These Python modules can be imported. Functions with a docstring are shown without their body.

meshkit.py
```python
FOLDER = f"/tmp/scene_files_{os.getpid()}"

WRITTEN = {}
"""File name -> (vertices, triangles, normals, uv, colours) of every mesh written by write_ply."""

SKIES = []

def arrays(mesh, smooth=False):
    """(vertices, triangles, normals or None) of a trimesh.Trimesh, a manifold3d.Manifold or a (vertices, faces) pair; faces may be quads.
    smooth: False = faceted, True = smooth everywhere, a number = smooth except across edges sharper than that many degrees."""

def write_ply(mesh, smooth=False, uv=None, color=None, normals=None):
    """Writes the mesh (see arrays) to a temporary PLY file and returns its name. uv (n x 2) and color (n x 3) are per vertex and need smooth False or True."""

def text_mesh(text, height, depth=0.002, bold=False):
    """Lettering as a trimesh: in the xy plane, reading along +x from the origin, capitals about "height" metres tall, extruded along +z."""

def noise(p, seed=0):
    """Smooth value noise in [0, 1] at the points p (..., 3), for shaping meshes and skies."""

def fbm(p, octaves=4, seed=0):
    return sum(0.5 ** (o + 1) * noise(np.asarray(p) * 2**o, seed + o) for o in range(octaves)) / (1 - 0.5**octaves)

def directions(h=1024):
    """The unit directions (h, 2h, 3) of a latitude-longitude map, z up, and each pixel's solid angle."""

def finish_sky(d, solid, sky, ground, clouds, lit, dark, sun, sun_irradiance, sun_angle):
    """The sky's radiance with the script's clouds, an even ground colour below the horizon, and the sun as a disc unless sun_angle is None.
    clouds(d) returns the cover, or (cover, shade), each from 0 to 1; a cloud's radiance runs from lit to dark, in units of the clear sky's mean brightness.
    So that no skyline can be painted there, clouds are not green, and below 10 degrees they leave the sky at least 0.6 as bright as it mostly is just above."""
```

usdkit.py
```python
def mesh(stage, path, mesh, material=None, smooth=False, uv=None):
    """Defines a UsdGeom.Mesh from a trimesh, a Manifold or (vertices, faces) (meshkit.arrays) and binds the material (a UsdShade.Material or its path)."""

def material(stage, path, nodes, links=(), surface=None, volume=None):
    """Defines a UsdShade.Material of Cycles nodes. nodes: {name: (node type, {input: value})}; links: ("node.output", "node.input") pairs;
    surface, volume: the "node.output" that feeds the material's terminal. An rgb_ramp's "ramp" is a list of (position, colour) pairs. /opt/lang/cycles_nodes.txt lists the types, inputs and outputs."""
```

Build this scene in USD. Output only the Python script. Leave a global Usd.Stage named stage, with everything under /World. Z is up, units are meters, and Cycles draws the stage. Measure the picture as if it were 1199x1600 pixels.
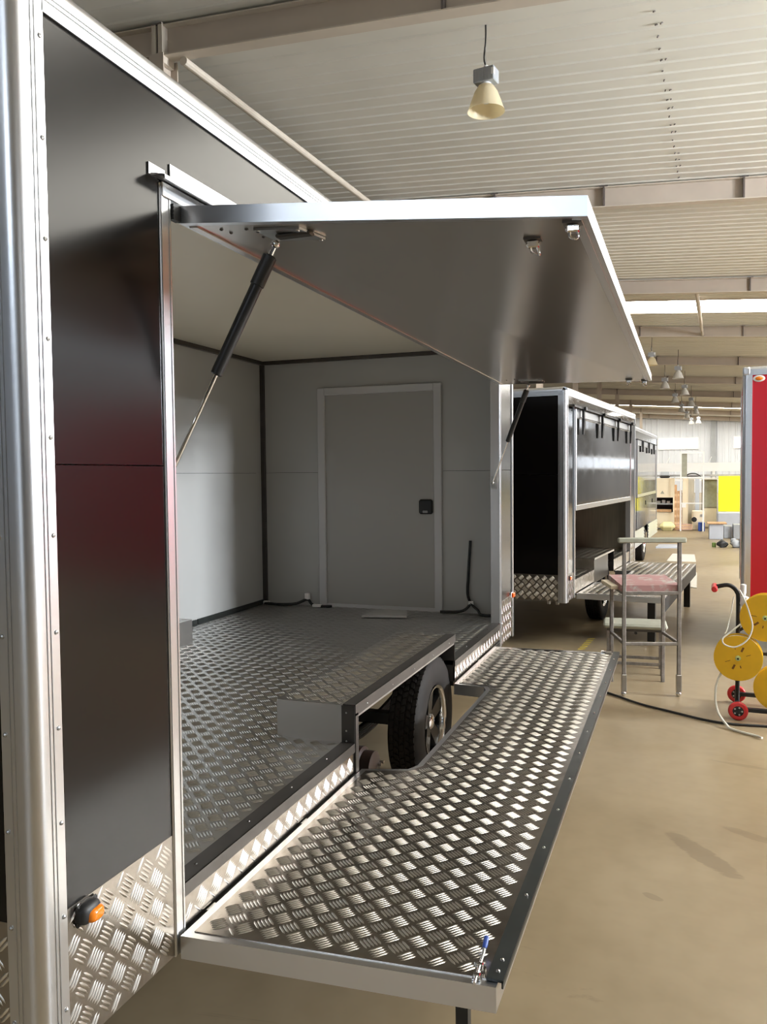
import math, random
import numpy as np, trimesh
import usdkit
from shapely.geometry import Polygon, Point, box as sbox
from pxr import Usd, UsdGeom, UsdLux, UsdShade, Gf, Sdf

random.seed(7); rng = np.random.default_rng(7)
stage = Usd.Stage.CreateInMemory()
UsdGeom.SetStageUpAxis(stage, 'Z'); UsdGeom.SetStageMetersPerUnit(stage, 1.0)
UsdGeom.Xform.Define(stage, '/World'); UsdGeom.Scope.Define(stage, '/World/Looks')

# ------------------------------------------------------------------ camera
H = 1.632; F = 1280.0
YAW, PIT, ROLL = -0.35092081, -0.0447035, -0.00977568
cam = UsdGeom.Camera.Define(stage, '/World/camera')
fw = np.array([math.sin(YAW)*math.cos(PIT), math.cos(YAW)*math.cos(PIT), math.sin(PIT)])
rt = np.array([math.cos(YAW), -math.sin(YAW), 0.0]); up = np.cross(rt, fw)
r2 = rt*math.cos(ROLL)+up*math.sin(ROLL); u2 = -rt*math.sin(ROLL)+up*math.cos(ROLL)
M = Gf.Matrix4d(*r2, 0, *u2, 0, *(-fw), 0, 0, 0, H, 1)
cam.AddTransformOp().Set(M)
cam.CreateHorizontalApertureAttr(36.0); cam.CreateFocalLengthAttr(36.0*F/1199)
cam.CreateClippingRangeAttr(Gf.Vec2f(0.05, 500))
cam.CreateExposureAttr(-1.05)

# ------------------------------------------------------------------ light levels
L_SKYLIGHT, L_WINDOW, L_DOOR, L_DOOR2 = 16.0, 5.0, 420.0, 0.1
TH = math.radians(2.33)           # the hall's axis is turned a little from the trailer's
hv = np.array([math.sin(TH), math.cos(TH), 0]); hu = np.array([math.cos(TH), -math.sin(TH), 0])
def hall(u, v, z): return u*hu+v*hv+np.array([0, 0, z])

def rect_light(name, centre, direction, w, h, power, color):
    l = UsdLux.RectLight.Define(stage, '/World/'+name)
    d = np.asarray(direction, float); d /= np.linalg.norm(d)
    x = np.cross([0, 0, 1.0], -d); x /= np.linalg.norm(x); y = np.cross(-d, x)
    l.AddTransformOp().Set(Gf.Matrix4d(*x, 0, *y, 0, *(-d), 0, *map(float, centre), 1))
    l.CreateWidthAttr(w); l.CreateHeightAttr(h); l.CreateIntensityAttr(power); l.CreateColorAttr(Gf.Vec3f(*color))
    return l
# daylight that comes in through the open roller doors of the hall (right side, and the end behind the camera)
rect_light('daylight_end_door', hall(0.2, -12.2, 2.0), hv, 5.2, 3.9, L_DOOR2, (0.9, 0.95, 1.0))
dome = UsdLux.DomeLight.Define(stage, '/World/sky'); dome.CreateIntensityAttr(0.6); dome.CreateColorAttr(Gf.Vec3f(0.8, 0.9, 1.0))

# ------------------------------------------------------------------ materials
LK = '/World/Looks/'
def pbr(name, col, rough=0.5, metal=0.0, noise=0.0, nscale=6.0, stretch=(1, 1, 1), rvar=0.0, bump=0.0, bscale=40.0, aniso=0.0, coat=0.0, spec=0.5, obj=False, ndetail=4.0, col2=None, ramp=(0.3, 0.7)):
    n = {'p': ('principled_bsdf', {'base_color': col, 'roughness': rough, 'metallic': metal, 'specular_ior_level': spec, 'coat_weight': coat, 'coat_roughness': 0.12, 'anisotropic': aniso})}
    l = []
    if noise or rvar or bump or col2:
        n['g'] = ('texture_coordinate', {}); n['m'] = ('mapping', {'scale': stretch})
        l.append(('g.object', 'm.vector'))
    if noise or col2 is not None:
        a = tuple(max(0, c*(1-noise)) for c in col) if col2 is None else col2
        b = tuple(min(1, c*(1+noise)) for c in col) if col2 is None else col
        n['n'] = ('noise_texture', {'scale': nscale, 'detail': ndetail, 'roughness': 0.6})
        n['r'] = ('rgb_ramp', {'ramp': [(ramp[0], a), (ramp[1], b)]})
        l += [('m.vector', 'n.vector'), ('n.fac', 'r.fac'), ('r.color', 'p.base_color')]
    if rvar:
        n['n2'] = ('noise_texture', {'scale': nscale*1.7, 'detail': 3.0})
        n['mr'] = ('map_range', {'from_min': 0.3, 'from_max': 0.7, 'to_min': max(.02, rough-rvar), 'to_max': rough+rvar, 'clamp': True})
        l += [('m.vector', 'n2.vector'), ('n2.fac', 'mr.value'), ('mr.result', 'p.roughness')]
    if bump:
        n['n3'] = ('noise_texture', {'scale': bscale, 'detail': 4.0})
        n['b'] = ('bump', {'strength': bump, 'distance': 0.01})
        l += [('m.vector', 'n3.vector'), ('n3.fac', 'b.height'), ('b.normal', 'p.normal')]
    return usdkit.material(stage, LK+name, n, l, surface='p.BSDF')

def emit(name, col, s):
    return usdkit.material(stage, LK+name, {'e': ('emission', {'color': col, 'strength': s})}, [], surface='e.emission')

ALU = pbr('mill_aluminium', (0.74, 0.75, 0.77), 0.3, 1.0)
ALUY = pbr('mill_aluminium_long', (0.74, 0.75, 0.77), 0.28, 1.0)
TREAD = pbr('tread_plate', (0.40, 0.37, 0.335), 0.24, 1.0, noise=0.05, nscale=5, rvar=0.03)
BAR = pbr('tread_bar_metal', (0.86, 0.84, 0.80), 0.27, 1.0)
FLOORPL = pbr('floor_tread_plate', (0.66, 0.655, 0.64), 0.3, 1.0, noise=0.03, nscale=3)
BRUSH = pbr('brushed_stainless', (0.60, 0.56, 0.52), 0.22, 0.82)
BLACK = pbr('black_laminate', (0.004, 0.0033, 0.0032), 0.19, 0.0, spec=0.38)
BLACKG = pbr('black_mirror_laminate', (0.17, 0.17, 0.18), 0.075, 1.0, noise=0.04, nscale=3, rvar=0.03)
DARKALU = pbr('dark_angle', (0.10, 0.092, 0.085), 0.35, 0.7, noise=0.15, nscale=8)
BLKSTEEL = pbr('black_steel', (0.016, 0.016, 0.016), 0.38, 0.0, noise=0.2, nscale=10, spec=0.4)
WHEELBLK = pbr('gloss_black_spoke', (0.008, 0.008, 0.008), 0.25, spec=0.22)
BLKRUB = pbr('black_rubber', (0.018, 0.018, 0.018), 0.5, noise=0.2, nscale=30)
STRIP = pbr('dark_edge_strip', (0.03, 0.034, 0.032), 0.35, 0.3, noise=0.2, nscale=10)
TYRE = pbr('tyre_rubber', (0.016, 0.0135, 0.012), 0.7, noise=0.2, nscale=20, spec=0.25)
LINER = pbr('white_wall_panel', (0.43, 0.43, 0.42), 0.3, noise=0.02, nscale=2)
CEILP = pbr('cream_ceiling_panel', (0.66, 0.61, 0.50), 0.33, noise=0.02, nscale=2)
DOORP = pbr('door_panel_grey', (0.36, 0.352, 0.335), 0.35)
WFRAME = pbr('white_door_frame', (0.52, 0.52, 0.53), 0.35)
CHROME = pbr('chrome', (0.8, 0.8, 0.8), 0.1, 1.0)
GALV = pbr('galvanised', (0.5, 0.5, 0.49), 0.35, 1.0, noise=0.12, nscale=14)
RED = pbr('red_laminate', (0.52, 0.008, 0.022), 0.25, noise=0.04, nscale=1)
AMBER = pbr('amber_lens', (0.85, 0.22, 0.01), 0.12, coat=0.6)
REDLENS = pbr('red_orange_lens', (0.85, 0.12, 0.01), 0.15, coat=0.6)
TAN = pbr('beam_paint', (0.50, 0.43, 0.36), 0.55, noise=0.07, nscale=1.5)
TANL = pbr('beam_flange_paint', (0.58, 0.52, 0.44), 0.55, noise=0.07, nscale=1.5)
DARKBR = pbr('dark_cleat', (0.12, 0.10, 0.09), 0.6)
ROOF = pbr('roof_sheet', (0.68, 0.67, 0.61), 0.42, noise=0.05, nscale=0.6, stretch=(1, 1, 1))
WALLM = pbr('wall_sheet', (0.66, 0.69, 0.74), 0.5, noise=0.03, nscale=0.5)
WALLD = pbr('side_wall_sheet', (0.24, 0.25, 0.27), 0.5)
PEDGREY = pbr('grey_steel_paint', (0.33, 0.35, 0.37), 0.5, noise=0.08, nscale=3)
YEL = pbr('yellow_plastic', (0.86, 0.50, 0.012), 0.35, noise=0.04, nscale=10)
YELP = pbr('yellow_panel', (0.93, 0.86, 0.02), 0.35)
WHITEP = pbr('white_paint', (0.82, 0.82, 0.81), 0.4)
CREAM = pbr('cream_paint', (0.80, 0.70, 0.52), 0.45, noise=0.04, nscale=3)
WOOD = pbr('raw_timber', (0.50, 0.30, 0.15), 0.6, noise=0.25, nscale=4, stretch=(8, 8, 1))
WOODL = pbr('pale_timber', (0.72, 0.50, 0.30), 0.6, noise=0.2, nscale=4, stretch=(8, 8, 1))
PINK = pbr('pink_paint_wood', (0.36, 0.19, 0.18), 0.6, col2=(0.40, 0.37, 0.33), nscale=14, ramp=(0.36, 0.5))
PALEG = pbr('pale_seat_top', (0.33, 0.33, 0.26), 0.6, noise=0.12, nscale=9)
BLUEP = pbr('blue_plastic', (0.03, 0.08, 0.36), 0.4)
GREYBOX = pbr('grey_box_paint', (0.45, 0.48, 0.54), 0.45, noise=0.05, nscale=3)
BROWNPL = pbr('grey_brown_panel', (0.42, 0.38, 0.30), 0.45, noise=0.1, nscale=3, stretch=(12, 12, 1))
REDPL = pbr('red_plastic', (0.62, 0.03, 0.03), 0.35)
CORDW = pbr('white_cord', (0.80, 0.78, 0.68), 0.45)
PINKB = pbr('pink_board', (0.62, 0.40, 0.34), 0.6)
SACK = pbr('pale_yellow_sack', (0.80, 0.75, 0.40), 0.8)
REDBROWN = pbr('red_brown_primer', (0.016, 0.008, 0.006), 0.35, noise=0.2, nscale=20)
PAPER = pbr('pale_card', (0.58, 0.55, 0.48), 0.7, noise=0.06, nscale=6)
GREYALU = pbr('worn_alu_post', (0.27, 0.25, 0.23), 0.45, 0.6, noise=0.25, nscale=22, rvar=0.08)
SHADEM = usdkit.material(stage, LK+'frosted_shade', {'p': ('principled_bsdf', {'base_color': (0.88, 0.80, 0.60), 'roughness': 0.3}), 't': ('translucent_bsdf', {'color': (0.88, 0.80, 0.6)}), 'm': ('mix_closure', {'fac': 0.45})}, [('p.BSDF', 'm.closure1'), ('t.BSDF', 'm.closure2')], surface='m.closure')
SHADEG = pbr('grey_shade', (0.66, 0.65, 0.63), 0.35)
FROST = pbr('lamp_inner', (0.86, 0.84, 0.82), 0.4)
SKYL = emit('translucent_skylight_sheet', (1.0, 0.96, 0.86), L_SKYLIGHT)
BLUESKY = emit('bluish_skylight_sheet', (0.80, 0.90, 1.0), 9.0)
BLUESKY2 = emit('bright_bluish_skylight_sheet', (0.78, 0.88, 1.0), 26.0)
FARSKY = emit('bright_skylight_sheet', (1.0, 0.97, 0.9), 30.0)
WINL = emit('daylit_window_pane', (0.9, 0.95, 1.0), L_WINDOW)
GLARE = emit('glaring_window_pane', (0.9, 0.95, 1.0), L_DOOR)
BULB = pbr('glass_bulb', (0.85, 0.85, 0.82), 0.1)

def floor_material():
    n = {'g': ('geometry', {}), 'm': ('mapping', {'scale': (1, 1, 1)}),
         'n1': ('noise_texture', {'scale': 0.55, 'detail': 6.0, 'roughness': 0.6}),
         'r1': ('rgb_ramp', {'ramp': [(0.3, (0.225, 0.17, 0.10)), (0.52, (0.285, 0.22, 0.134)), (0.75, (0.345, 0.275, 0.175))]}),
         'm2': ('mapping', {'scale': (0.35, 1.4, 1)}),
         'n2': ('noise_texture', {'scale': 2.3, 'detail': 8.0, 'roughness': 0.62, 'distortion': 0.6}),
         'r2': ('rgb_ramp', {'ramp': [(0.27, (0.45, 0.42, 0.38)), (0.36, (1, 1, 1)), (1, (1, 1, 1))]}),
         'n3': ('noise_texture', {'scale': 9.0, 'detail': 6.0}),
         'r3': ('rgb_ramp', {'ramp': [(0.25, (0.88, 0.87, 0.85)), (0.6, (1, 1, 1))]}),
         'x1': ('mix_color', {'blend_type': 'multiply', 'fac': 0.8}), 'x2': ('mix_color', {'blend_type': 'multiply', 'fac': 0.8}),
         'mr': ('map_range', {'from_min': 0.3, 'from_max': 0.7, 'to_min': 0.3, 'to_max': 0.48, 'clamp': True}),
         'b': ('bump', {'strength': 0.06, 'distance': 0.01}),
         'p': ('principled_bsdf', {'specular_ior_level': 0.35})}
    st = []
    for i, (cx, cy, ang, sx, sy, am) in enumerate(((.09, 3.68, -.95, .34, .085, .45), (.30, 3.95, -.5, .20, .05, .35), (.32, 4.9, -.2, .25, .03, .3), (-.10, 3.25, -.5, .06, .03, .35))):
        c_, s_ = math.cos(-ang), math.sin(-ang)
        n[f'sm{i}'] = ('mapping', {'mapping_type': 'texture', 'location': (cx, cy, 0), 'rotation': (0, 0, ang), 'scale': (sx, sy, 1)})
        n[f'sg{i}'] = ('gradient_texture', {'gradient_type': 'spherical'}); n[f'sa{i}'] = ('math', {'math_type': 'multiply'}); n[f'sr{i}'] = ('map_range', {'from_min': .14, 'from_max': .2, 'to_min': 0.0, 'to_max': am, 'clamp': True}); n[f'sx{i}'] = ('mix_color', {'blend_type': 'mix', 'b': (.13, .095, .055)})
        st += [('g.position', f'sm{i}.vector'), (f'sm{i}.vector', f'sg{i}.vector'), (f'sg{i}.fac', f'sa{i}.value1'), ('n4.fac', f'sa{i}.value2'), (f'sa{i}.value', f'sr{i}.value'), (f'sr{i}.result', f'sx{i}.fac'), (('x2' if i == 0 else f'sx{i-1}')+'.result', f'sx{i}.a')]
    n['n4'] = ('noise_texture', {'scale': 14.0, 'detail': 5.0, 'roughness': .65}); st += [('m2.vector', 'n4.vector'), ('sx3.result', 'p.base_color')]
    l = st+[('g.position', 'm.vector'), ('m.vector', 'n1.vector'), ('n1.fac', 'r1.fac'), ('g.position', 'm2.vector'), ('m2.vector', 'n2.vector'), ('n2.fac', 'r2.fac'),
         ('m.vector', 'n3.vector'), ('n3.fac', 'r3.fac'), ('r1.color', 'x1.a'), ('r2.color', 'x1.b'), ('x1.result', 'x2.a'), ('r3.color', 'x2.b'),
         ('n1.fac', 'mr.value'), ('mr.result', 'p.roughness'), ('n3.fac', 'b.height'), ('b.normal', 'p.normal')]
    return usdkit.material(stage, LK+'sealed_concrete', n, l, surface='p.BSDF')
CONC = floor_material()

# ------------------------------------------------------------------ mesh helpers
class MB:
    def __init__(s): s.v, s.f, s.n = [], [], 0
    def add(s, v, f):
        v = np.asarray(v, float); f = np.asarray(f, int)
        if f.shape[1] == 4: f = np.vstack([f[:, [0, 1, 2]], f[:, [0, 2, 3]]])
        s.v.append(v); s.f.append(f+s.n); s.n += len(v); return s
    def mesh(s, m): return s.add(m.vertices, m.faces)
    def box(s, x0, x1, y0, y1, z0, z1, bev=0.0):
        if bev > 0:
            b = min(bev, (x1-x0)/2.2, (y1-y0)/2.2, (z1-z0)/2.2); pts = []
            for i, (a0, a1) in enumerate(((x0, x1), (y0, y1), (z0, z1))):
                for sx in (0, 1):
                    for sy in (0, 1):
                        for sz in (0, 1):
                            e = [(x0+b, x1-b)[sx], (y0+b, y1-b)[sy], (z0+b, z1-b)[sz]]; e[i] = (a0, a1)[(sx, sy, sz)[i]]; pts.append(e)
            h = trimesh.convex.convex_hull(np.array(pts)); return s.add(h.vertices, h.faces)
        return s.hexa([(x0, y0, z0), (x1, y0, z0), (x1, y1, z0), (x0, y1, z0), (x0, y0, z1), (x1, y0, z1), (x1, y1, z1), (x0, y1, z1)])
    def hexa(s, p):
        return s.add(p, [(0, 3, 2, 1), (4, 5, 6, 7), (0, 1, 5, 4), (1, 2, 6, 5), (2, 3, 7, 6), (3, 0, 4, 7)])
    def bar(s, p, q, w, h=None, upv=(0, 0, 1)):
        p, q = np.asarray(p, float), np.asarray(q, float); h = h or w; d = q-p; d /= np.linalg.norm(d)
        upv = np.asarray(upv, float)
        if abs(d@upv) > .95: upv = np.array([0, 1.0, 0])
        a = np.cross(d, upv); a /= np.linalg.norm(a); b = np.cross(a, d)
        c = [-a*w/2-b*h/2, a*w/2-b*h/2, a*w/2+b*h/2, -a*w/2+b*h/2]
        return s.add([p+k for k in c]+[q+k for k in c], [(0, 3, 2, 1), (4, 5, 6, 7), (0, 1, 5, 4), (1, 2, 6, 5), (2, 3, 7, 6), (3, 0, 4, 7)])
    def cyl(s, p, q, r, n=16, r1=None):
        return s.tube([p, q], [r, r if r1 is None else r1], n)
    def tube(s, pts, r, n=10):
        p = np.asarray(pts, float); r = np.broadcast_to(np.asarray(r, float), (len(p),))
        t = np.gradient(p, axis=0) if len(p) > 2 else np.repeat((p[1:]-p[:1]), 2, 0)
        t = t/(np.linalg.norm(t, axis=1, keepdims=True)+1e-12)
        ref = np.array([0, 0, 1.0]) if abs(t[0][2]) < .9 else np.array([0, 1.0, 0])
        a = np.cross(t[0], ref); a /= np.linalg.norm(a); A = []
        for k in range(len(p)):
            a = a-t[k]*(a@t[k]); a /= np.linalg.norm(a)+1e-12; A.append(a)
        A = np.array(A); B = np.cross(t, A); ang = np.arange(n)*2*np.pi/n
        v = p[:, None]+r[:, None, None]*(np.cos(ang)[None, :, None]*A[:, None]+np.sin(ang)[None, :, None]*B[:, None])
        f = []
        for i in range(len(p)-1):
            for j in range(n):
                f.append((i*n+j, i*n+(j+1) % n, (i+1)*n+(j+1) % n, (i+1)*n+j))
        s.add(v.reshape(-1, 3), f)
        for k, o in ((0, 1), (len(p)-1, 0)):
            s.add(np.vstack([v[k], p[k]]), [((j+1) % n, j, n) if o else (j, (j+1) % n, n) for j in range(n)])
        return s
    def lathe(s, prof, o, axis='z', n=32):
        prof = np.asarray(prof, float); ang = np.arange(n)*2*np.pi/n
        v = np.stack([prof[:, None, 0]*np.cos(ang), prof[:, None, 0]*np.sin(ang), np.repeat(prof[:, 1:2], n, 1)], -1).reshape(-1, 3)
        if axis == 'x': v = v[:, [2, 0, 1]]
        if axis == 'y': v = v[:, [1, 2, 0]]
        f = []
        for i in range(len(prof)-1):
            for j in range(n): f.append((i*n+j, i*n+(j+1) % n, (i+1)*n+(j+1) % n, (i+1)*n+j))
        return s.add(v+np.asarray(o, float), f)
    def extr(s, poly, h, tf):
        m = trimesh.creation.extrude_polygon(poly, h); v = np.array([tf(*p) for p in m.vertices]); f = m.faces
        mm = trimesh.Trimesh(v, f, process=False)
        if mm.volume < 0: f = f[:, ::-1]
        return s.add(v, f)
    def out(s): return np.vstack(s.v), np.vstack(s.f)
    def shift(s, d):
        s.v = [x+np.asarray(d, float) for x in s.v]; return s
    def rotz(s, a, c=(0, 0)):
        R = np.array([[math.cos(a), -math.sin(a), 0], [math.sin(a), math.cos(a), 0], [0, 0, 1]]); c = np.array([c[0], c[1], 0.0])
        s.v = [(x-c)@R.T+c for x in s.v]; return s

def smooth_path(pts, n=8):
    p = np.asarray(pts, float); P = np.vstack([2*p[0]-p[1], p, 2*p[-1]-p[-2]]); o = []
    for i in range(1, len(P)-2):
        for t in np.arange(n)/n:
            o.append(.5*((2*P[i])+(-P[i-1]+P[i+1])*t+(2*P[i-1]-5*P[i]+4*P[i+1]-P[i+2])*t*t+(-P[i-1]+3*P[i]-3*P[i+1]+P[i+2])*t**3))
    o.append(p[-1]); return np.array(o)

# ------------------------------------------------------------------ scene tree helpers
used = {}
def path_for(parent, name):
    k = (parent, name); c = used.get(k, 0); used[k] = c+1
    return f'{parent}/{name}' if c == 0 else f'{parent}/{name}_{c:03d}'
def tag(prim, label=None, cat=None, group=None, kind=None):
    for k, v in (('label', label), ('category', cat), ('group', group), ('kind', kind)):
        if v: prim.SetCustomDataByKey(k, v)
def thing(name, label, cat, loc=(0, 0, 0), rotz=0.0, group=None, kind=None):
    p = path_for('/World', name); x = UsdGeom.Xform.Define(stage, p)
    x.AddTranslateOp().Set(Gf.Vec3d(*map(float, loc)))
    x.AddRotateZOp().Set(float(math.degrees(rotz)))
    tag(x.GetPrim(), label, cat, group, kind); return p
def part(parent, name, mb, mat, smooth=30, label=None, kind=None):
    p = path_for(parent, name)
    m = usdkit.mesh(stage, p, mb.out() if isinstance(mb, MB) else mb, mat, smooth=smooth)
    tag(m.GetPrim(), label, kind=kind); return p
def one(name, mb, mat, label, cat=None, group=None, kind=None, smooth=30):
    p = part('/World', name, mb, mat, smooth); tag(stage.GetPrimAtPath(p), label, cat, group, kind); return p
def copy_of(src, loc, rotz, label, group=None):
    name = src.rpartition('/')[2]; s = stage.GetPrimAtPath(src)
    p = path_for('/World', name); x = UsdGeom.Xform.Define(stage, p)
    x.GetPrim().GetReferences().AddInternalReference(src); x.GetPrim().SetInstanceable(True)
    x.ClearXformOpOrder()
    x.AddTranslateOp().Set(Gf.Vec3d(*map(float, loc))); x.AddRotateZOp().Set(float(math.degrees(rotz)))
    tag(x.GetPrim(), label, s.GetCustomDataByKey('category'), group); return p

# ------------------------------------------------------------------ five-bar tread: raised lens-shaped bars, pitch 72 mm
def tread(poly, o, ux, uy, pitch=0.072, phase=(0, 0), blen=0.043, bw=0.0068, bh=0.0029, sp=0.0094, flip=False):
    """poly (shapely, in ux/uy metres): bars on the plane o + a*ux + b*uy, normal ux x uy."""
    ux, uy, o = (np.asarray(k, float) for k in (ux, uy, o)); nn = np.cross(ux, uy)
    x0, y0, x1, y1 = poly.bounds; cs = []
    from shapely import contains_xy
    i = np.arange(math.floor((x0-phase[0])/pitch)-1, math.ceil((x1-phase[0])/pitch)+2); j = np.arange(math.floor((y0-phase[1])/pitch)-1, math.ceil((y1-phase[1])/pitch)+2)
    I, J = np.meshgrid(i, j, indexing='ij'); I = I.ravel(); J = J.ravel()
    s2 = math.sqrt(.5); V, Fc, cnt = [], [], 0
    L = blen/2; W = bw/2
    tpl = np.array([(-L, 0, 0), (-L*.55, -W, 0), (L*.55, -W, 0), (L, 0, 0), (L*.55, W, 0), (-L*.55, W, 0), (-L*.55, 0, bh), (L*.55, 0, bh)])
    tf = np.array([(0, 1, 6), (1, 2, 7), (1, 7, 6), (2, 3, 7), (3, 4, 7), (4, 5, 6), (4, 6, 7), (5, 0, 6)])
    allv = []
    for half in (0, 1):
        cx = phase[0]+(I+half*.5)*pitch; cy = phase[1]+(J+half*.5)*pitch
        a = math.pi/4 if (half == 0) != flip else -math.pi/4
        d = np.array([math.cos(a), math.sin(a)]); e = np.array([-d[1], d[0]])
        for k in range(-2, 3):
            bx, by = cx+e[0]*k*sp, cy+e[1]*k*sp
            ok = contains_xy(poly, bx+d[0]*L, by+d[1]*L) & contains_xy(poly, bx-d[0]*L, by-d[1]*L)
            bx, by = bx[ok], by[ok]
            p2 = np.stack([bx, by], -1)[:, None, :]+tpl[None, :, :1]*d+tpl[None, :, 1:2]*e
            allv.append(np.concatenate([p2, np.broadcast_to(tpl[None, :, 2:3], p2.shape[:2]+(1,))], -1))
    A = np.concatenate(allv); n = len(A)
    v = o+A[..., :1]*ux+A[..., 1:2]*uy+A[..., 2:3]*nn
    f = tf[None]+(np.arange(n)*8)[:, None, None]
    return v.reshape(-1, 3), f.reshape(-1, 3)

def tread_part(parent, poly, o, ux, uy, mat=None, **k):
    v, f = tread(poly, o, ux, uy, **k)
    if len(v): return part(parent, 'tread_bars', (v, f), mat or BAR, smooth=True, kind='stuff')

def rivets(mb, pts, n, r=0.005):
    n = np.asarray(n, float)
    for p in pts: mb.tube([p, np.asarray(p)+n*r*.5, np.asarray(p)+n*r*.8], [r, r*.8, r*.15], 8)
    return mb

# ================================================================== the hall
U0, U1, V0, V1, SL = -14.0, 9.5, -12.0, 69.9, 0.071
deck = lambda u: 5.97-SL*u
RAFT = [-6.6, 0.4, 7.27, 13.3, 20.0, 26.5, 33.5, 40.5, 47.7, 55.2, 62.5, 69.4]
def hmb(mb):                                   # hall coordinates (u, v, z) -> world
    mb.v = [x[:, :1]*hu+x[:, 1:2]*hv+x[:, 2:]*np.array([0, 0, 1.0]) for x in mb.v]; return mb
m = MB(); m.box(U0, U1, V0, V1, -0.2, 0.0); one('floor', hmb(m), CONC, 'sealed tan concrete hall floor with scuffs', 'floor', kind='structure', smooth=False)

def corr(a0, a1, b0, b1, zf, pitch=0.25, axis='v', hgt=0.014):
    """ribbed sheet over a (along the ribs) x b (across); zf(a, b) its base height (roof) or None for a wall."""
    bs, hs = [], []
    k = b0
    while k < b1-1e-6:
        for d, z in ((0, 0), (pitch*.62, 0), (pitch*.70, hgt), (pitch*.90, hgt), (pitch*.98, 0)):
            if k+d < b1: bs.append(k+d); hs.append(z)
        k += pitch
    bs.append(b1); hs.append(0.0)
    return np.array(bs), np.array(hs)

ceil_root = thing('ceiling', 'ribbed pale steel roof of the workshop hall on tan painted beams', 'ceiling', kind='structure')
for k in range(len(RAFT)-1):
    v0, v1 = RAFT[k], RAFT[k+1]; v0 = V0 if k == 0 else v0; v1 = V1 if k == len(RAFT)-2 else v1
    sky = None
    if k in (0, 1, 6, 8, 10): sky = None
    bs, hs = corr(U0, U1, v0, v1, None)
    if k == 4: cuts = [(U0, v0, 22.4, True), (U0, 22.4, 24.25, False), (U0, 24.25, v1, True)]
    else: cuts = [(U0, v0, v1, True)]
    for (_, a, b, solid) in cuts:
        if not solid: continue
        bs, hs = corr(U0, U1, a, b, None)
        us = [U0, U1] if k != 2 and k != 1 else [U0, U1]
        V = np.array([[u, bv, deck(u)-hh] for u in us for bv, hh in zip(bs, hs)]); n = len(bs)
        f = [(i, i+1, n+i+1, n+i) for i in range(n-1)]
        mm = MB().add(V, f); part(ceil_root, 'roof_panel', hmb(mm), ROOF, smooth=False)
# translucent roof lights
def skylight(u0, u1, v0, v1, lab, n, mat=None):
    t = thing('window_'+str(n), lab, 'skylight', kind='structure')
    m = MB()
    m.hexa([(u0, v0, deck(u0)-.012), (u1, v0, deck(u1)-.012), (u1, v1, deck(u1)-.012), (u0, v1, deck(u0)-.012), (u0, v0, deck(u0)-.006), (u1, v0, deck(u1)-.006), (u1, v1, deck(u1)-.006), (u0, v1, deck(u0)-.006)])
    part(t, 'translucent_sheet', hmb(m), mat or SKYL, smooth=False)
    m = MB()
    for v in (v0, v1): m.bar((u0, v, deck(u0)-.015), (u1, v, deck(u1)-.015), .05, .03)
    part(t, 'frame', hmb(m), TANL, smooth=False)
skylight(-9, 9.4, 22.4, 24.25, 'bright translucent strip of the roof between the third and fourth beams', 1)
skylight(1.45, 9.3, 8.6, 12.2, 'translucent roof strip over the aisle right of the first lamp', 2)
skylight(-7, -1.5, -5.4, -4.2, 'translucent roof strip behind the camera on the left', 21, BLUESKY)
skylight(-7, -.2, -11.6, -9.0, 'translucent roof strip behind the place the photo was taken from', 3, BLUESKY2)
skylight(1.3, 4.6, 2.8, 6.4, 'translucent roof strip above the camera on the right', 22)
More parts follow.
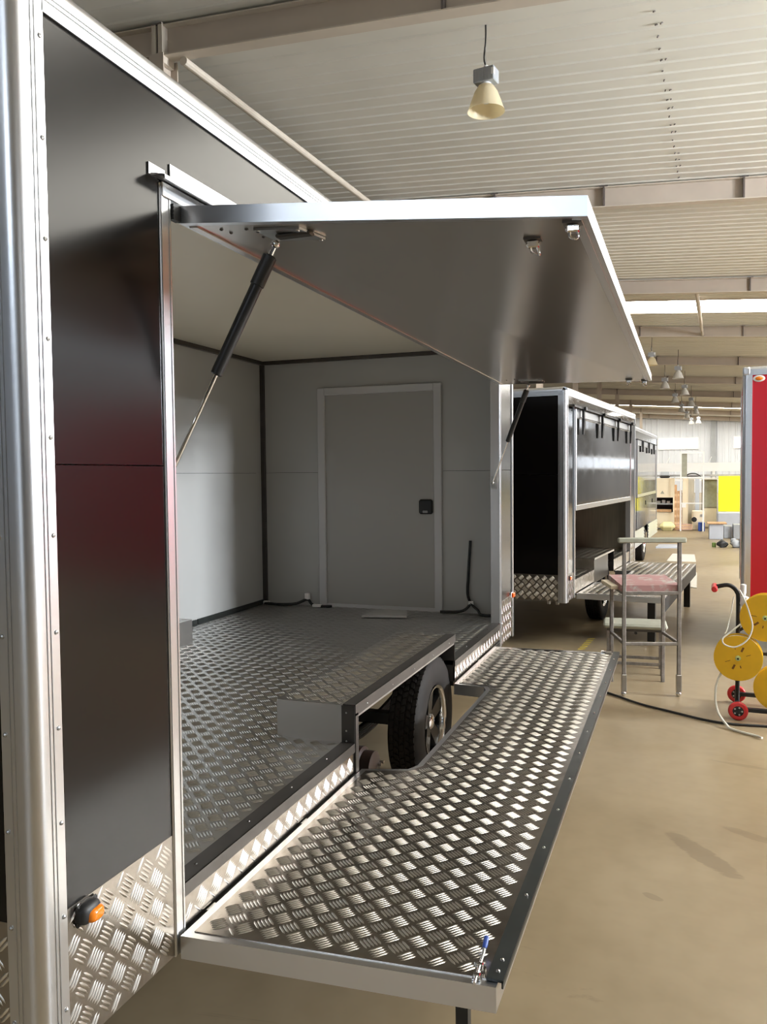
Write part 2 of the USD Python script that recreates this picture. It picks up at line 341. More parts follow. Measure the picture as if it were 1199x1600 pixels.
skylight(1.6, 9.3, 15.0, 18.4, 'translucent roof strip beside the second trailer on the right', 4, FARSKY)
skylight(1.6, 9.3, 35.5, 38.9, 'translucent roof strip far down the hall on the right', 5, FARSKY)
skylight(1.6, 9.3, 49.5, 53.3, 'translucent roof strip near the far end wall', 6, FARSKY)
skylight(-9, 9.3, 57.0, 60.5, 'translucent roof strip lighting the far end wall', 19)
skylight(-9, 9.3, 64.0, 67.5, 'last translucent roof strip before the far end wall', 20)
skylight(1.6, 9.3, 28.5, 31.5, 'translucent roof strip right of the distant lamps', 17, FARSKY)
# beams: web, two flanges, stiffeners
for k, v in enumerate(RAFT):
    d = 0.34; zb = lambda u: deck(u)-d
    m = MB(); m.hexa([(u, v+s*.006, z) for z0 in (0, 1) for (u, s, z) in [(a, b, (zb(a) if z0 == 0 else deck(a)-.03)) for a, b in ((U0, -1), (U1, -1), (U1, 1), (U0, 1))]])
    b = part(ceil_root, 'roof_beam', hmb(m), TAN, smooth=False)
    for nm, dz in (('bottom_flange', d-.006), ('top_flange', .036)):
        m = MB(); m.bar((U0, v, deck(U0)-dz), (U1, v, deck(U1)-dz), .16, .014); part(b, nm, hmb(m), TANL, smooth=False)
    if k >= 2:
        for u in ((-5.45, -3.45, -1.72, 0.27, 2.2) if k == 3 else (-5.45, -2.35, 0.55, 3.4)):
            m = MB(); m.box(u-.012, u+.012, v-.085, v-.006, zb(u)+.01, deck(u)-.035); m.box(u-.06, u+.06, v-.11, v-.02, deck(u)-.036, deck(u)-.028)
            part(b, 'stiffener', hmb(m), DARKBR, smooth=False)
m = MB(); m.box(-5.52, -5.47, RAFT[2]-.10, RAFT[2]+.10, deck(-5.45)-.42, deck(-5.45)-.02); m.box(-5.44, -5.39, RAFT[2]-.10, RAFT[2]+.10, deck(-5.45)-.42, deck(-5.45)-.02)
part(ceil_root, 'splice_plate', hmb(m), TANL, smooth=False)
for (u, v0, v1, z, r) in ((-5.2, RAFT[2], RAFT[3], 5.95, .045), (-6.3, RAFT[1], RAFT[2], 6.1, .045), (-0.56, RAFT[4], RAFT[5], 5.74, .045)):
    m = MB(); m.cyl((u, v0, z), (u, v1, z), r, 12); part(ceil_root, 'strut_pipe', hmb(m), TANL)
for u in (-0.62,):                                   # screw rows along the purlins
    m = MB()
    for v in np.arange(7.6, 13.2, .25):
        for du in (-.012, .035)[:1 if rng.random() < .5 else 2]:
            m.cyl((u+du+.02*rng.random(), v+.06*rng.random(), deck(u)-.002), (u+du, v, deck(u)-.022), .008, 6)
    part(ceil_root, 'roof_screws', hmb(m), DARKBR, kind='stuff')
# columns under the beams, left of the trailers
for k, v in enumerate(RAFT[1:-1]):
    m = MB(); u = -5.45; z1 = deck(u)-.34
    m.box(u-.09, u+.09, v-.125, v-.112, 0, z1); m.box(u-.09, u+.09, v+.112, v+.125, 0, z1); m.box(u-.006, u+.006, v-.112, v+.112, 0, z1)
    one('column', hmb(m), TAN, 'tan steel column under the roof beams left of the trailers', 'column', 'tan columns of the hall', kind='structure', smooth=False)
# walls (ribbed sheets)
def wall(name, p0, p1, z0, z1a, z1b, lab, holes=(), mat=None):
    t = thing(name, lab, 'wall', kind='structure'); p0 = np.array(p0, float); p1 = np.array(p1, float); L = np.linalg.norm(p1-p0); d = (p1-p0)/L; nrm = np.array([-d[1], d[0]])
    edges = sorted({0.0, L, *[h for hh in holes for h in hh[:2]]}); 
    for a, b in zip(edges[:-1], edges[1:]):
        zlo = z0
        for h in holes:
            if h[0] <= a+1e-6 and b <= h[1]+1e-6: zlo = h[2]
        bs, hs = corr(0, 1, a, b, None, pitch=.45, hgt=.035)
        top = lambda s: z1a+(z1b-z1a)*s/L
        V = [(*(p0+d*s+nrm*hh), zlo) for s, hh in zip(bs, hs)]+[(*(p0+d*s+nrm*hh), top(s)) for s, hh in zip(bs, hs)]; n = len(bs)
        part(t, 'wall_sheet', hmb(MB().add(V, [(i, i+1, n+i+1, n+i) for i in range(n-1)])), mat or WALLM, smooth=False)
    return t
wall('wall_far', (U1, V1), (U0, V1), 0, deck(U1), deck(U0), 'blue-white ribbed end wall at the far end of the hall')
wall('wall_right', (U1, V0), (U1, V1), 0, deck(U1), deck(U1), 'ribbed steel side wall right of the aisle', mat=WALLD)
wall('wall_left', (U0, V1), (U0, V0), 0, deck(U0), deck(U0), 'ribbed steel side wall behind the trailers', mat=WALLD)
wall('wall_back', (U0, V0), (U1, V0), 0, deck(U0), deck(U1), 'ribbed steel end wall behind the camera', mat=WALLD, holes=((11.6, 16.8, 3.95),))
def window(n, p0, p1, z0, z1, lab, mull=2, mat=None):
    t = thing('window_'+str(n), lab, 'window', kind='structure'); p0 = np.array(p0, float); p1 = np.array(p1, float); d = (p1-p0)/np.linalg.norm(p1-p0); nr = np.array([-d[1], d[0]])*.06
    m = MB(); q0, q1 = p0+nr, p1+nr; m.add([(*q0, z0), (*q1, z0), (*q1, z1), (*q0, z1)], [(0, 1, 2, 3)]); part(t, 'pane', hmb(m), mat or WINL, smooth=False)
    m = MB(); r0, r1 = p0+nr*1.2, p1+nr*1.2
    for z in (z0, z1): m.bar((*r0, z), (*r1, z), .07, .07)
    for k in range(mull+1):
        r = r0+(r1-r0)*k/mull; m.bar((*r, z0), (*r, z1), .06, .06)
    part(t, 'frame', hmb(m), WHITEP, smooth=False)
window(7, (-1.72, V1), (-4.75, V1), 3.5, 4.4, 'wide glaring strip window in the far end wall left of its dark column', 1)
window(8, (4.2, V1), (0.85, V1), 3.5, 4.4, 'smaller glaring strip window in the far end wall right of its dark column', 1)
window(23, (U1, 37.0), (U1, 40.5), 0.6, 3.7, 'tall daylit window in the right side wall far down the hall', 1)
window(24, (U1, 44.0), (U1, 64.0), 1.9, 2.6, 'long low strip window in the right side wall far down the hall', 6)
window(18, (U1, 6.2), (U1, 9.0), 2.9, 4.4, 'glaring daylit window in the right side wall opposite the open trailer', 2, GLARE)
m = MB(); m.box(-.78, -.42, V1-.3, V1-.06, 0, deck(-.6)-.1); one('column', hmb(m), PEDGREY, 'dark grey column in the middle of the far end wall', 'column', kind='structure')
for i, v in enumerate((-8.0, 0.2, 9.6, 15.5, 21.5, 28.0, 35.0, 42.0)):
    window(9+i, (U1, v), (U1, v+5.6), 4.15, 5.0, 'daylit strip window high in the right side wall', 4)

# ================================================================== high-bay lamps
def lamp(u, v, zb, lab, warm, grp, dia=.37):
    o = hall(u, v, 0); t = thing('high_bay_lamp', lab, 'lamp', (o[0], o[1], 0), -.15, grp); s = dia/.37; r = dia/2
    prof = [(.035*s, .255*s), (.075*s, .25*s), (.115*s, .19*s), (.15*s, .10*s), (.17*s, .04*s), (.185*s, .005*s), (.188*s, 0), (.18*s, .004*s), (.164*s, .045*s), (.143*s, .105*s), (.108*s, .188*s), (.07*s, .24*s)]
    part(t, 'shade', MB().lathe(prof, (0, 0, zb), n=40), SHADEM if warm else SHADEG, smooth=50)
    part(t, 'bulb', MB().lathe([(.001, .08*s), (.03*s, .085*s), (.05*s, .12*s), (.045*s, .16*s), (.025*s, .2*s), (.02*s, .24*s)], (0, 0, zb), n=20), BULB, smooth=50)
    part(t, 'socket', MB().lathe([(.001, .305*s), (.045*s, .305*s), (.052*s, .29*s), (.052*s, .255*s), (.03*s, .245*s)], (0, 0, zb), n=20), WHITEP)
    m = MB(); m.box(-.11*s, .11*s, -.075*s, .075*s, zb+.275*s, zb+.41*s, .008)
    for k in range(5): m.box(-.085*s+k*.035*s, -.078*s+k*.035*s, -.08*s, -.075*s, zb+.29*s, zb+.40*s)
    b = part(t, 'ballast_box', m, PEDGREY if warm else GREYBOX)
    part(b, 'cover_plate', MB().box(.082*s, .112*s, -.078*s, -.045*s, zb+.32*s, zb+.385*s, .003), WHITEP)
    part(b, 'cable_gland', MB().cyl((0, 0, zb+.41*s), (0, 0, zb+.45*s), .022*s, 12), WHITEP)
    zt = deck(u)-.02
    part(t, 'cord', MB().tube(smooth_path([(.012, 0, zb+.41*s), (-.02, 0, zb+.52*s), (-.006, 0, zb+.66*s), (0, 0, zt-.1), (0, 0, zt)]), .008, 8), BLKRUB)
    part(t, 'hanging_wire', MB().cyl((0, 0, zb+.44*s), (-.01, 0, zt), .004, 6), GALV)
lamp(-2.21, 8.15, 5.26, 'cream glass bell lamp hanging nearest, above the open hatch', True, None)
lamp(-2.09, 27.66, 5.06, 'cream bell lamp just right of the hatch corner, largest of the distant lamps', True, None)
row1 = [(-2.16, 35.4, 5.04), (-2.12, 42.5, 5.03), (-2.1, 49.2, 5.02), (-2.03, 54.8, 5.01), (-1.98, 61.5, 5.0)]
row2 = [(-1.48, 31.6, 5.02), (-1.52, 38.3, 5.01), (-1.46, 44.9, 5.0), (-1.4, 50.8, 5.0), (-1.5, 60.7, 5.0)]
nth = ['nearest', 'second', 'third', 'fourth', 'farthest']
for i, a in enumerate(row1): lamp(*a, f'small grey bell lamp in the lower left row of distant lamps, {nth[i]} of the five', False, 'lower left row of distant lamps', .4)
for i, a in enumerate(row2): lamp(*a, f'small grey bell lamp in the upper right row of distant lamps, {nth[i]} of the five', False, 'upper right row of distant lamps', .4)

# ================================================================== trailers
def trim_profile():
    """corner extrusion, outside faces on x = 0.006 and y = -0.006, arms of 68 mm along -x and +y, shallow grooves."""
    o = .006; P = [(-.072, -o), (-.03, -o)]
    P += [(-.022+(.022+o)*math.sin(a), .022-(.022+o)*math.cos(a)) for a in np.linspace(0, math.pi/2, 8)]
    P += [(o, .03), (o, .072), (-.002, .072), (-.002, .026), (-.026, .002), (-.072, .002)]
    pl = Polygon(P).buffer(0)
    for c in (.036, .046): pl = pl.difference(sbox(o-.0025, c, o+.01, c+.004)).difference(sbox(-c-.004, -o-.01, -c, -o+.0025))
    return pl
TRIM = trim_profile()
def corner_trim(t, x, y, sx, sy, z0, z1, mat=ALU, riv=None):
    m = MB().extr(TRIM, z1-z0, lambda a, b, c: (x+sx*a, y+sy*b, z0+c)); p = part(t, 'corner_trim', m, mat, smooth=35)
    if riv:
        r = MB(); zs = np.arange(z0+riv*.6, z1-.05, riv)
        rivets(r, [(x+sx*.006, y+sy*.062, z) for z in zs], (sx, 0, 0)); rivets(r, [(x-sx*.062, y-sy*.006, z) for z in zs], (0, -sy, 0))
        part(p, 'rivets', r, GALV, kind='stuff')
    return p
def edge_trim(t, a, b, out, mat=ALUY):
    """top rail: rounded extrusion from a to b, out = outward horizontal unit normal; faces out and up, 72 mm each."""
    a, b, out = (np.asarray(k, float) for k in (a, b, out)); d = (b-a)/np.linalg.norm(b-a); L = np.linalg.norm(b-a)
    m = MB().extr(TRIM, L, lambda p, q, c: a+out*p-np.array([0, 0, 1.0])*q+d*c); return part(t, 'top_trim', m, mat, smooth=35)

# ---- trailer 1 -----------------------------------------------------
OX, OY = -1.17, 1.225
T1 = thing('food_trailer', 'black catering trailer in front with its silver hatch and checker-plate platform folded open', 'trailer', (OX, OY, 0))
L1, W1, ZB, ZS, ZT = 4.74, 2.10, .455, .757, 2.603
FZ, CZ = .611, 2.543
YO0, YO1 = .487, 4.26                       # opening between the jambs
SEAM = 1.66
def pbox(t, name, mat, *b, bev=.0, **k): return part(t, name, MB().box(*b, bev), mat, **k)
# outer panels
pbox(T1, 'side_panel', BLACK, -.012, 0, .066, YO0-.04, ZS, SEAM-.0015)
pbox(T1, 'side_panel', BLACK, -.012, 0, .066, YO0-.04, SEAM+.0015, 2.53)
pbox(T1, 'side_panel', BLACK, -.012, 0, YO0-.04, YO1+.04, 2.336, 2.53)
pbox(T1, 'side_panel', BLACK, -.012, 0, YO1+.04, L1-.066, ZS, SEAM-.0015)
pbox(T1, 'side_panel', BLACK, -.012, 0, YO1+.04, L1-.066, SEAM+.0015, 2.53)
pbox(T1, 'front_panel', BLACK, -W1+.066, -.066, 0, .012, ZS, 2.53)
pbox(T1, 'rear_panel', BLACK, -W1+.066, -.066, L1-.012, L1, ZS, 2.53)
pbox(T1, 'back_panel', BLACK, -W1, -W1+.012, .066, L1-.066, ZB, 2.53)
pbox(T1, 'roof_panel', WHITEP, -W1+.06, -.06, .06, L1-.06, ZT-.03, ZT-.004)
# tread-plate skirts
def skirt_side(t, y0, y1, z0, z1, x=0.0, xo=(0, 1, 0), mat=TREAD, ph=(0, 0)):
    p = pbox(t, 'side_skirt', mat, x-.008, x+.001, y0, y1, z0, z1); tread_part(p, sbox(0, 0, y1-y0, z1-z0), (x+.001, y0, z0), (0, 1, 0), (0, 0, 1), phase=ph); return p
skirt_side(T1, .066, YO0-.04, ZB, ZS, ph=(.02, .01)); skirt_side(T1, YO1+.04, L1-.066, ZB, ZS, ph=(.03, .02))
p = pbox(T1, 'front_skirt', TREAD, -W1+.066, -.066, -.001, .008, ZB, ZS); tread_part(p, sbox(0, 0, W1-.132, ZS-ZB), (-W1+.066, -.001, ZB), (1, 0, 0), (0, 0, 1), phase=(.01, .03))
for (x, y, sx, sy) in ((0, 0, 1, 1), (-W1, 0, -1, 1), (0, L1, 1, -1), (-W1, L1, -1, -1)): corner_trim(T1, x, y, sx, sy, ZB-.01, ZT-.002, riv=.192 if x == 0 else None)
for a, b, o in (((0, .07, ZT), (0, L1-.07, ZT), (1, 0, 0)), ((-.07, 0, ZT), (-W1+.07, 0, ZT), (0, -1, 0)), ((-.07, L1, ZT), (-W1+.07, L1, ZT), (0, 1, 0)), ((-W1, .07, ZT), (-W1, L1-.07, ZT), (-1, 0, 0))): edge_trim(T1, a, b, o)
for (x, y) in ((0, 0), (-W1, 0), (0, L1), (-W1, L1)):     # cast corner caps
    sx, sy = (1 if x == 0 else -1), (1 if y == 0 else -1)
    m = MB(); c = np.array([x-sx*.02, y+sy*.02, ZT-.03]); s = trimesh.creation.icosphere(3, 1.0); v = np.sign(s.vertices)*np.abs(s.vertices)**.45*np.array([.03, .03, .034]); m.add(v+c, s.faces); part(T1, 'corner_cap', m, ALU, smooth=50)
# opening jambs and header
for (y0, y1, nm) in ((YO0-.045, YO0, 0), (YO1, YO1+.045, 1)):
    m = MB(); m.box(-.062, .004, y0, y1, ZB-.005, 2.33, .002)
    m.box(.004, .006, y0+.004, y0+.010, ZB, 2.33); m.box(.004, .006, y1-.010, y1-.004, ZB, 2.33)
    part(T1, 'door_jamb', m, ALU)
m = MB(); m.box(-.062, .009, YO0-.04, YO1, 2.298, 2.333, .002); part(T1, 'header_trim', m, ALUY)
# drip rail above the hatch
m = MB(); m.box(0, .004, YO0+.0, YO1+.03, 2.340, 2.386); m.hexa([(0, YO0-.075, 2.337), (.040, YO0-.075, 2.328), (.040, YO1+.03, 2.328), (0, YO1+.03, 2.337), (0, YO0-.075, 2.342), (.041, YO0-.075, 2.333), (.041, YO1+.03, 2.333), (0, YO1+.03, 2.342)]); m.box(.038, .041, YO0-.075, YO1+.03, 2.323, 2.333); m.box(0, .004, YO0-.085, YO0-.022, 2.336, 2.363)
part(T1, 'drip_rail', m, ALUY, label='silver drip rail over the hatch')
# interior
EZ0 = .10; XI = -2.0
pbox(T1, 'interior_wall', LINER, XI-.02, XI, EZ0, L1-.11, FZ, SEAM-.001); pbox(T1, 'interior_wall', LINER, XI-.02, XI, EZ0, L1-.11, SEAM+.001, CZ)
YE = 4.625
for (x0, x1) in ((XI, -1.505), (-.508, -.062)):
    pbox(T1, 'interior_wall', LINER, x0, x1, YE, YE+.02, FZ, SEAM-.001)
    pbox(T1, 'interior_wall', LINER, x0, x1, YE, YE+.02, SEAM+.001, CZ)
pbox(T1, 'interior_wall', LINER, -1.505, -.508, YE, YE+.02, 2.31, CZ)
pbox(T1, 'interior_wall', LINER, XI, -.062, EZ0-.02, EZ0, FZ, CZ)
pbox(T1, 'interior_wall', LINER, -.062, -.042, EZ0, YO0-.045, FZ, CZ); pbox(T1, 'interior_wall', LINER, -.062, -.042, YO1+.045, YE, FZ, CZ); pbox(T1, 'interior_wall', LINER, -.062, -.042, YO0-.045, YO1+.045, 2.338, CZ)
pbox(T1, 'interior_ceiling', CEILP, XI, -.03, EZ0, YE, CZ, CZ+.025)
for b in ((XI, XI+.03, EZ0, YE, CZ-.028, CZ), (XI, -.062, YE-.03, YE, CZ-.028, CZ), (XI, XI+.03, YE-.03, YE, FZ, CZ-.028)):
    pbox(T1, 'corner_angle', DARKALU, *b)
for (a, b) in ((EZ0, 3.05), (3.07, 3.62), (3.64, YE-.03)): pbox(T1, 'baseboard_strip', STRIP, XI, XI+.012, a, b, FZ, FZ+.035)
# service door in the end wall
d = part(T1, 'door', MB().box(-1.445, -.565, YE-.004, YE+.02, .635, 2.255), DOORP, smooth=False)
m = MB()
for b in ((-1.505, -1.445, YE-.022, YE+.02, FZ, 2.31), (-.565, -.505, YE-.022, YE+.02, FZ, 2.31), (-1.445, -.565, YE-.022, YE+.02, 2.255, 2.31)): m.box(*b, .004)
part(T1, 'door_frame', m, WFRAME); pbox(T1, 'door_sill', WFRAME, -1.445, -.565, YE-.016, YE+.01, FZ, .637)
m = MB(); m.box(-.682, -.575, YE-.03, YE-.004, 1.34, 1.45, .012); lk = part(d, 'paddle_latch', m, BLKSTEEL, label='black square paddle latch')
part(d, 'key_slot', MB().box(-.65, -.61, YE-.035, YE-.029, 1.35, 1.368, .003), PEDGREY)
# floor
BX0, BY0, BY1, BZ = -.325, 1.625, 3.075, .757           # wheel box
fl = Polygon([(XI, EZ0), (-.006, EZ0), (-.006, BY0), (BX0, BY0), (BX0, BY1), (-.006, BY1), (-.006, YE), (XI, YE)])
m = MB().extr(fl, .02, lambda a, b, c: (a, b, FZ-.02+c)); F1 = part(T1, 'floor_plate', m, FLOORPL, smooth=False)
B2 = sbox(XI, BY0, XI+.33, BY1)
tread_part(F1, fl.buffer(-.004).difference(sbox(-.062, 0, 0, 5)).difference(B2), (0, 0, FZ), (1, 0, 0), (0, 1, 0), mat=FLOORPL)
for (y0, y1) in ((YO0, BY0), (BY1, YO1)):
    m = MB(); m.box(-.052, .003, y0, y1, FZ, FZ+.004); m.box(0, .004, y0, y1, FZ-.03, FZ+.004); e = part(T1, 'sill_angle', m, DARKALU)
    part(e, 'rivets', rivets(MB(), [(-.03, y, FZ+.004) for y in np.arange(y0+.1, y1, .28)], (0, 0, 1), .005), DARKALU, kind='stuff')
    f = pbox(T1, 'sill_face', TREAD, -.006, 0, y0, y1, .505, FZ-.03); tread_part(f, sbox(0, 0, y1-y0, FZ-.03-.505), (0, y0, .505), (0, 1, 0), (0, 0, 1), phase=(.01, .04))
# wheel boxes
def wheel_box(x0, x1, front=True):
    b = part(T1, 'wheel_box', MB().box(x0, x1, BY0, BY1, BZ-.006, BZ), FLOORPL, smooth=False)
    tread_part(b, sbox(x0, BY0, x1-.02, BY1), (0, 0, BZ), (1, 0, 0), (0, 1, 0), phase=(.03, .02))
    part(b, 'box_front', MB().box(x0, x1, BY0-.003, BY0, FZ-.0, BZ), FLOORPL, smooth=False)
    part(b, 'box_rear', MB().box(x0, x1, BY1, BY1+.003, .50, BZ), DARKALU, smooth=False)
    part(b, 'box_side', MB().box(x0-.003, x0, BY0, BY1, FZ, BZ) if front else MB().box(x1, x1+.003, BY0, BY1, FZ, BZ), FLOORPL, smooth=False)
    return b
wb = wheel_box(BX0, .002)
m = MB(); m.box(-.045, .006, BY0-.003, BY1, BZ, BZ+.005); m.box(.002, .007, BY0-.003, BY1, BZ-.038, BZ+.005); part(wb, 'edge_angle', m, DARKALU)
part(wb, 'edge_lip', MB().box(-.012, .002, BY0+.02, BY1-.01, BZ-.05, BZ-.040), GALV)
m = MB(); m.box(.002, .007, BY0-.003, BY0+.026, .50, BZ-.03); m.box(-.05, .004, BY0-.007, BY0-.003, .60, BZ); part(wb, 'corner_post', m, DARKALU)
part(wb, 'rivets', rivets(rivets(MB(), [(.007, y, BZ-.02) for y in np.arange(BY0+.12, BY1, .3)], (1, 0, 0), .004), [(-.03, BY0-.007, z) for z in (.62, .66, .73)], (0, -1, 0), .004), GALV, kind='stuff')
wheel_box(XI, XI+.33, False)
# chassis, axle, wheel
m = MB()
for x in (-.42, -1.7): m.box(x-.04, x+.04, .1, L1-.1, .47, FZ-.02)
for y in (.12, 1.2, 2.0, 3.6, 4.5): m.box(-1.66, -.46, y-.03, y+.03, .49, FZ-.02)
for (y0, y1) in ((.1, BY0-.04), (BY1+.02, L1-.1)): m.box(-.06, -.012, y0, y1, .47, FZ-.02); m.box(-2.05, -2.0, y0, y1, .47, FZ-.02)
part(T1, 'chassis_frame', m, BLKSTEEL, smooth=False)
WY, WZ, WR = 2.835, .342, .338
def wheel(t, x, y, z, sgn, r=WR, w=.165):
    """tyre with tread blocks > rim with five spokes; sgn = outward x direction."""
    k = r/.338; wh = w/2; rr = .19*k
    pr = [(rr, -wh*.82), (rr+.02*k, -wh*.98), (r-.06*k, -wh*1.04), (r-.018*k, -wh*.93), (r-.005*k, -wh*.78), (r-.005*k, wh*.78), (r-.018*k, wh*.93), (r-.06*k, wh*1.04), (rr+.02*k, wh*.98), (rr, wh*.82)]
    ty = part(t, 'tyre', MB().lathe([(a, b*sgn) for a, b in pr], (x, y, z), 'x', 64), TYRE, smooth=40)
    m = MB(); N = 58
    for i in range(N):
        for c in range(5):
            a = 2*math.pi*(i+.5*(c % 2))/N; off = (-.66, -.34, 0, .34, .66)[c]*wh; hw = .115*wh; da = 2*math.pi/N*.36; rz = .012*(1 if c % 2 else -1)
            P = []
            for rad in (r-.012*k, r+.001*k):
                for (u, s) in ((-1, -1), (1, -1), (1, 1), (-1, 1)):
                    an = a+u*da+s*rz; P.append((x+off+s*hw, y+rad*math.cos(an), z+rad*math.sin(an)))
            m.hexa(P)
    part(ty, 'tread_blocks', m, TYRE, smooth=False, kind='stuff')
    xo = x+sgn*wh
    rim = part(t, 'wheel_rim', MB().lathe([(.192*k, sgn*.0), (.19*k, sgn*-.004), (.176*k, sgn*-.006), (.17*k, sgn*-.022), (.165*k, sgn*-.1), (.16*k, sgn*-.11)], (xo-sgn*.004, y, z), 'x', 48), CHROME, smooth=40)
    part(rim, 'rim_disc', MB().lathe([(.166*k, 0), (.001, 0)], (xo-sgn*.085, y, z), 'x', 32), BLKSTEEL)
    for i in range(5):
        m = MB(); a = 2*math.pi*i/5+.4; dd = np.array([0, math.cos(a), math.sin(a)]); ee = np.array([0, -math.sin(a), math.cos(a)]); c = np.array([xo-sgn*.03, y, z]); X = np.array([sgn, 0, 0])
        def pt(rad, s, dep): return c+dd*rad*k+ee*s*k-X*dep
        m.hexa([pt(.02, -.036, .05), pt(.166, -.05, .05), pt(.166, .05, .05), pt(.02, .036, .05), pt(.02, -.03, .01), pt(.166, -.042, -.004), pt(.166, .042, -.004), pt(.02, .03, .01)])
        part(rim, 'spoke', m, WHEELBLK)
    part(rim, 'hub_cap', MB().lathe([(.001, sgn*.012), (.03*k, sgn*.008), (.04*k, 0), (.042*k, sgn*-.03)], (xo-sgn*.03, y, z), 'x', 24), CHROME, smooth=40)
    m = MB()
    for i in range(5):
        a = 2*math.pi*(i+.5)/5+.4; m.cyl((xo-sgn*.06, y+.055*k*math.cos(a), z+.055*k*math.sin(a)), (xo-sgn*.04, y+.055*k*math.cos(a), z+.055*k*math.sin(a)), .009*k, 6)
    part(rim, 'wheel_nuts', m, CHROME, kind='stuff')
wheel(T1, -.03-.0825, WY, WZ, 1); wheel(T1, -W1+.03+.0825, WY, WZ, -1)
pbox(T1, 'axle', BLKSTEEL, -W1+.15, -.16, WY-.03, WY+.03, WZ-.03, WZ+.03)
m = MB(); m.lathe([(.001, 0), (.075, 0), (.085, .01), (.085, .05), (.07, .055), (.07, .1), (.05, .105), (.001, .11)], (-.12, 1.885, .425), 'x', 24); hb = part(T1, 'brake_hub', m, REDBROWN)
part(hb, 'bolts', MB().cyl((-.015, 1.91, .435), (0.003, 1.91, .435), .007, 8).cyl((-.015, 1.94, .435), (0.003, 1.94, .435), .007, 8), CHROME, kind='stuff')
m = MB()
for k in range(4): m.tube(smooth_path([(-.42, 1.62+.05*k, .45-.012*k), (-.42, WY, .30-.012*k), (-.42, 4.0-.05*k, .45-.012*k)], 10), .018, 6)
part(T1, 'leaf_spring', m, BLKSTEEL)
# folding platform
zp, tk = .502, .058
PX0, PX1 = .012, .795
P_ = lambda x: .452+.03*(x-.03)/.79
PYF = lambda x: 4.235-.0*x
NOT = [(PX0, 1.66), (.21, 1.72), (.21, 3.0), (PX0, 3.06)]
plat = Polygon([(PX0, P_(PX0)), (PX1, P_(PX1)), (PX1, 3.99), (PX0, 4.03), (PX0, 3.02), (.185, 2.99), (.208, 2.93), (.208, 1.76), (.185, 1.71), (PX0, 1.665)])
up_z = lambda x: zp+.016*(x-.012)/.78
m = MB().extr(plat, tk, lambda a, b, c: (a, b, up_z(a)-tk+c)); PF = part(T1, 'platform', m, ALUY, smooth=False, label='fold-down checker-plate platform with a notch for the wheel')
tp = plat.buffer(-.024, join_style=2); m = MB().extr(tp, .0025, lambda a, b, c: (a, b, up_z(a)+c)); PT = part(PF, 'tread_sheet', m, TREAD, smooth=False)
inner = Polygon([(PX0+.03, P_(.03)+.030), (PX1-.034, P_(.75)+.030), (PX1-.034, 3.95), (PX0+.03, 3.99), (PX0+.03, 3.04), (.215, 3.0), (.23, 2.94), (.23, 1.74), (.21, 1.68), (PX0+.03, 1.64)])
sl = .016/.78
tread_part(PF, inner, (0, 0, zp+.0026), (1, 0, sl), (0, 1, 0), phase=(-.59-OX+.0005, 1.893-OY))
m = MB(); e = MB()
for (y0, y1) in ((P_(PX1)+.018, 4.00),):
    m.hexa([(PX1-.026, y0, zp+.017), (PX1+.012, y0, zp+.017), (PX1+.012, y1, zp+.017), (PX1-.026, y1, zp+.017), (PX1-.026, y0, zp+.023), (PX1+.012, y0, zp+.023), (PX1+.012, y1, zp+.023), (PX1-.026, y1, zp+.023)])
    m.box(PX1+.008, PX1+.012, y0, y1, zp+.004, zp+.02)
s = part(PF, 'edge_strip', m, STRIP, label='dark screwed strip along the outer edge')
part(s, 'screws', rivets(MB(), [(PX1-.006, y, zp+.023) for y in [.53, .575]+list(np.arange(.88, 3.95, .29))], (0, 0, 1), .0055), CHROME, kind='stuff')
def bolt_latch(p, cx, cy, cz, a, s=1.0):
    mb = MB().box(-.014*s, .014*s, -.055*s, .045*s, 0, .004*s); mb.box(-.012*s, .012*s, -.05*s, -.03*s, .004*s, .016*s, .002).box(-.012*s, .012*s, .012*s, .03*s, .004*s, .016*s, .002).cyl((0, -.085*s, .010*s), (0, .06*s, .010*s), .0052*s, 10)
    for q in ((.018, -.02), (.018, .01), (-.018, .03)): mb.cyl((q[0]*s, q[1]*s, 0), (q[0]*s, q[1]*s, .012*s), .005*s, 8)
    l = part(p, 'barrel_bolt', mb.rotz(a).shift((cx, cy, cz)), CHROME, label='chrome barrel bolt with a blue grip')
    mb = MB().tube([(0, .055*s, .010*s), (.003*s, .075*s, .02*s), (.004*s, .098*s, .034*s)], .006*s, 10); part(l, 'lever', mb.rotz(a).shift((cx, cy, cz)), GALV)
    mb = MB().tube([(.004*s, .09*s, .030*s), (.005*s, .10*s, .036*s), (.006*s, .125*s, .05*s), (.006*s, .13*s, .052*s)], [.008*s, .0095*s, .0095*s, .004*s], 12); part(l, 'blue_grip', mb.rotz(a).shift((cx, cy, cz)), BLUEP)
bolt_latch(PF, -.424-OX, 1.752-OY, zp+.016, .06, .66)
part(PF, 'bolt_stub', MB().cyl((.72, 3.96, zp+.02), (.76, 3.965, zp+.02), .012, 10).box(.70, .73, 3.95, 3.98, zp+.015, zp+.03), CHROME)
m = MB()
for x in (.16, .40, .62): m.box(x-.015, x+.015, .56, 1.6, zp-tk-.03, zp-tk-.001)
for x in (.40, .62): m.box(x-.015, x+.015, 1.6, 3.9, zp-tk-.03, zp-tk-.001)
part(PF, 'underside_ribs', m, BLKSTEEL, smooth=False)
part(PF, 'support_leg', MB().box(.67, .70, .605, .635, 0, zp-tk-.001), BLKSTEEL)
for (y0, y1) in ((YO0, .58), (.62, 1.15), (1.18, 1.62), (3.1, 3.6), (3.64, 4.2)): part(T1, 'platform_hinge', MB().box(.0, .012, y0, y1, .486, .497), BLKSTEEL)
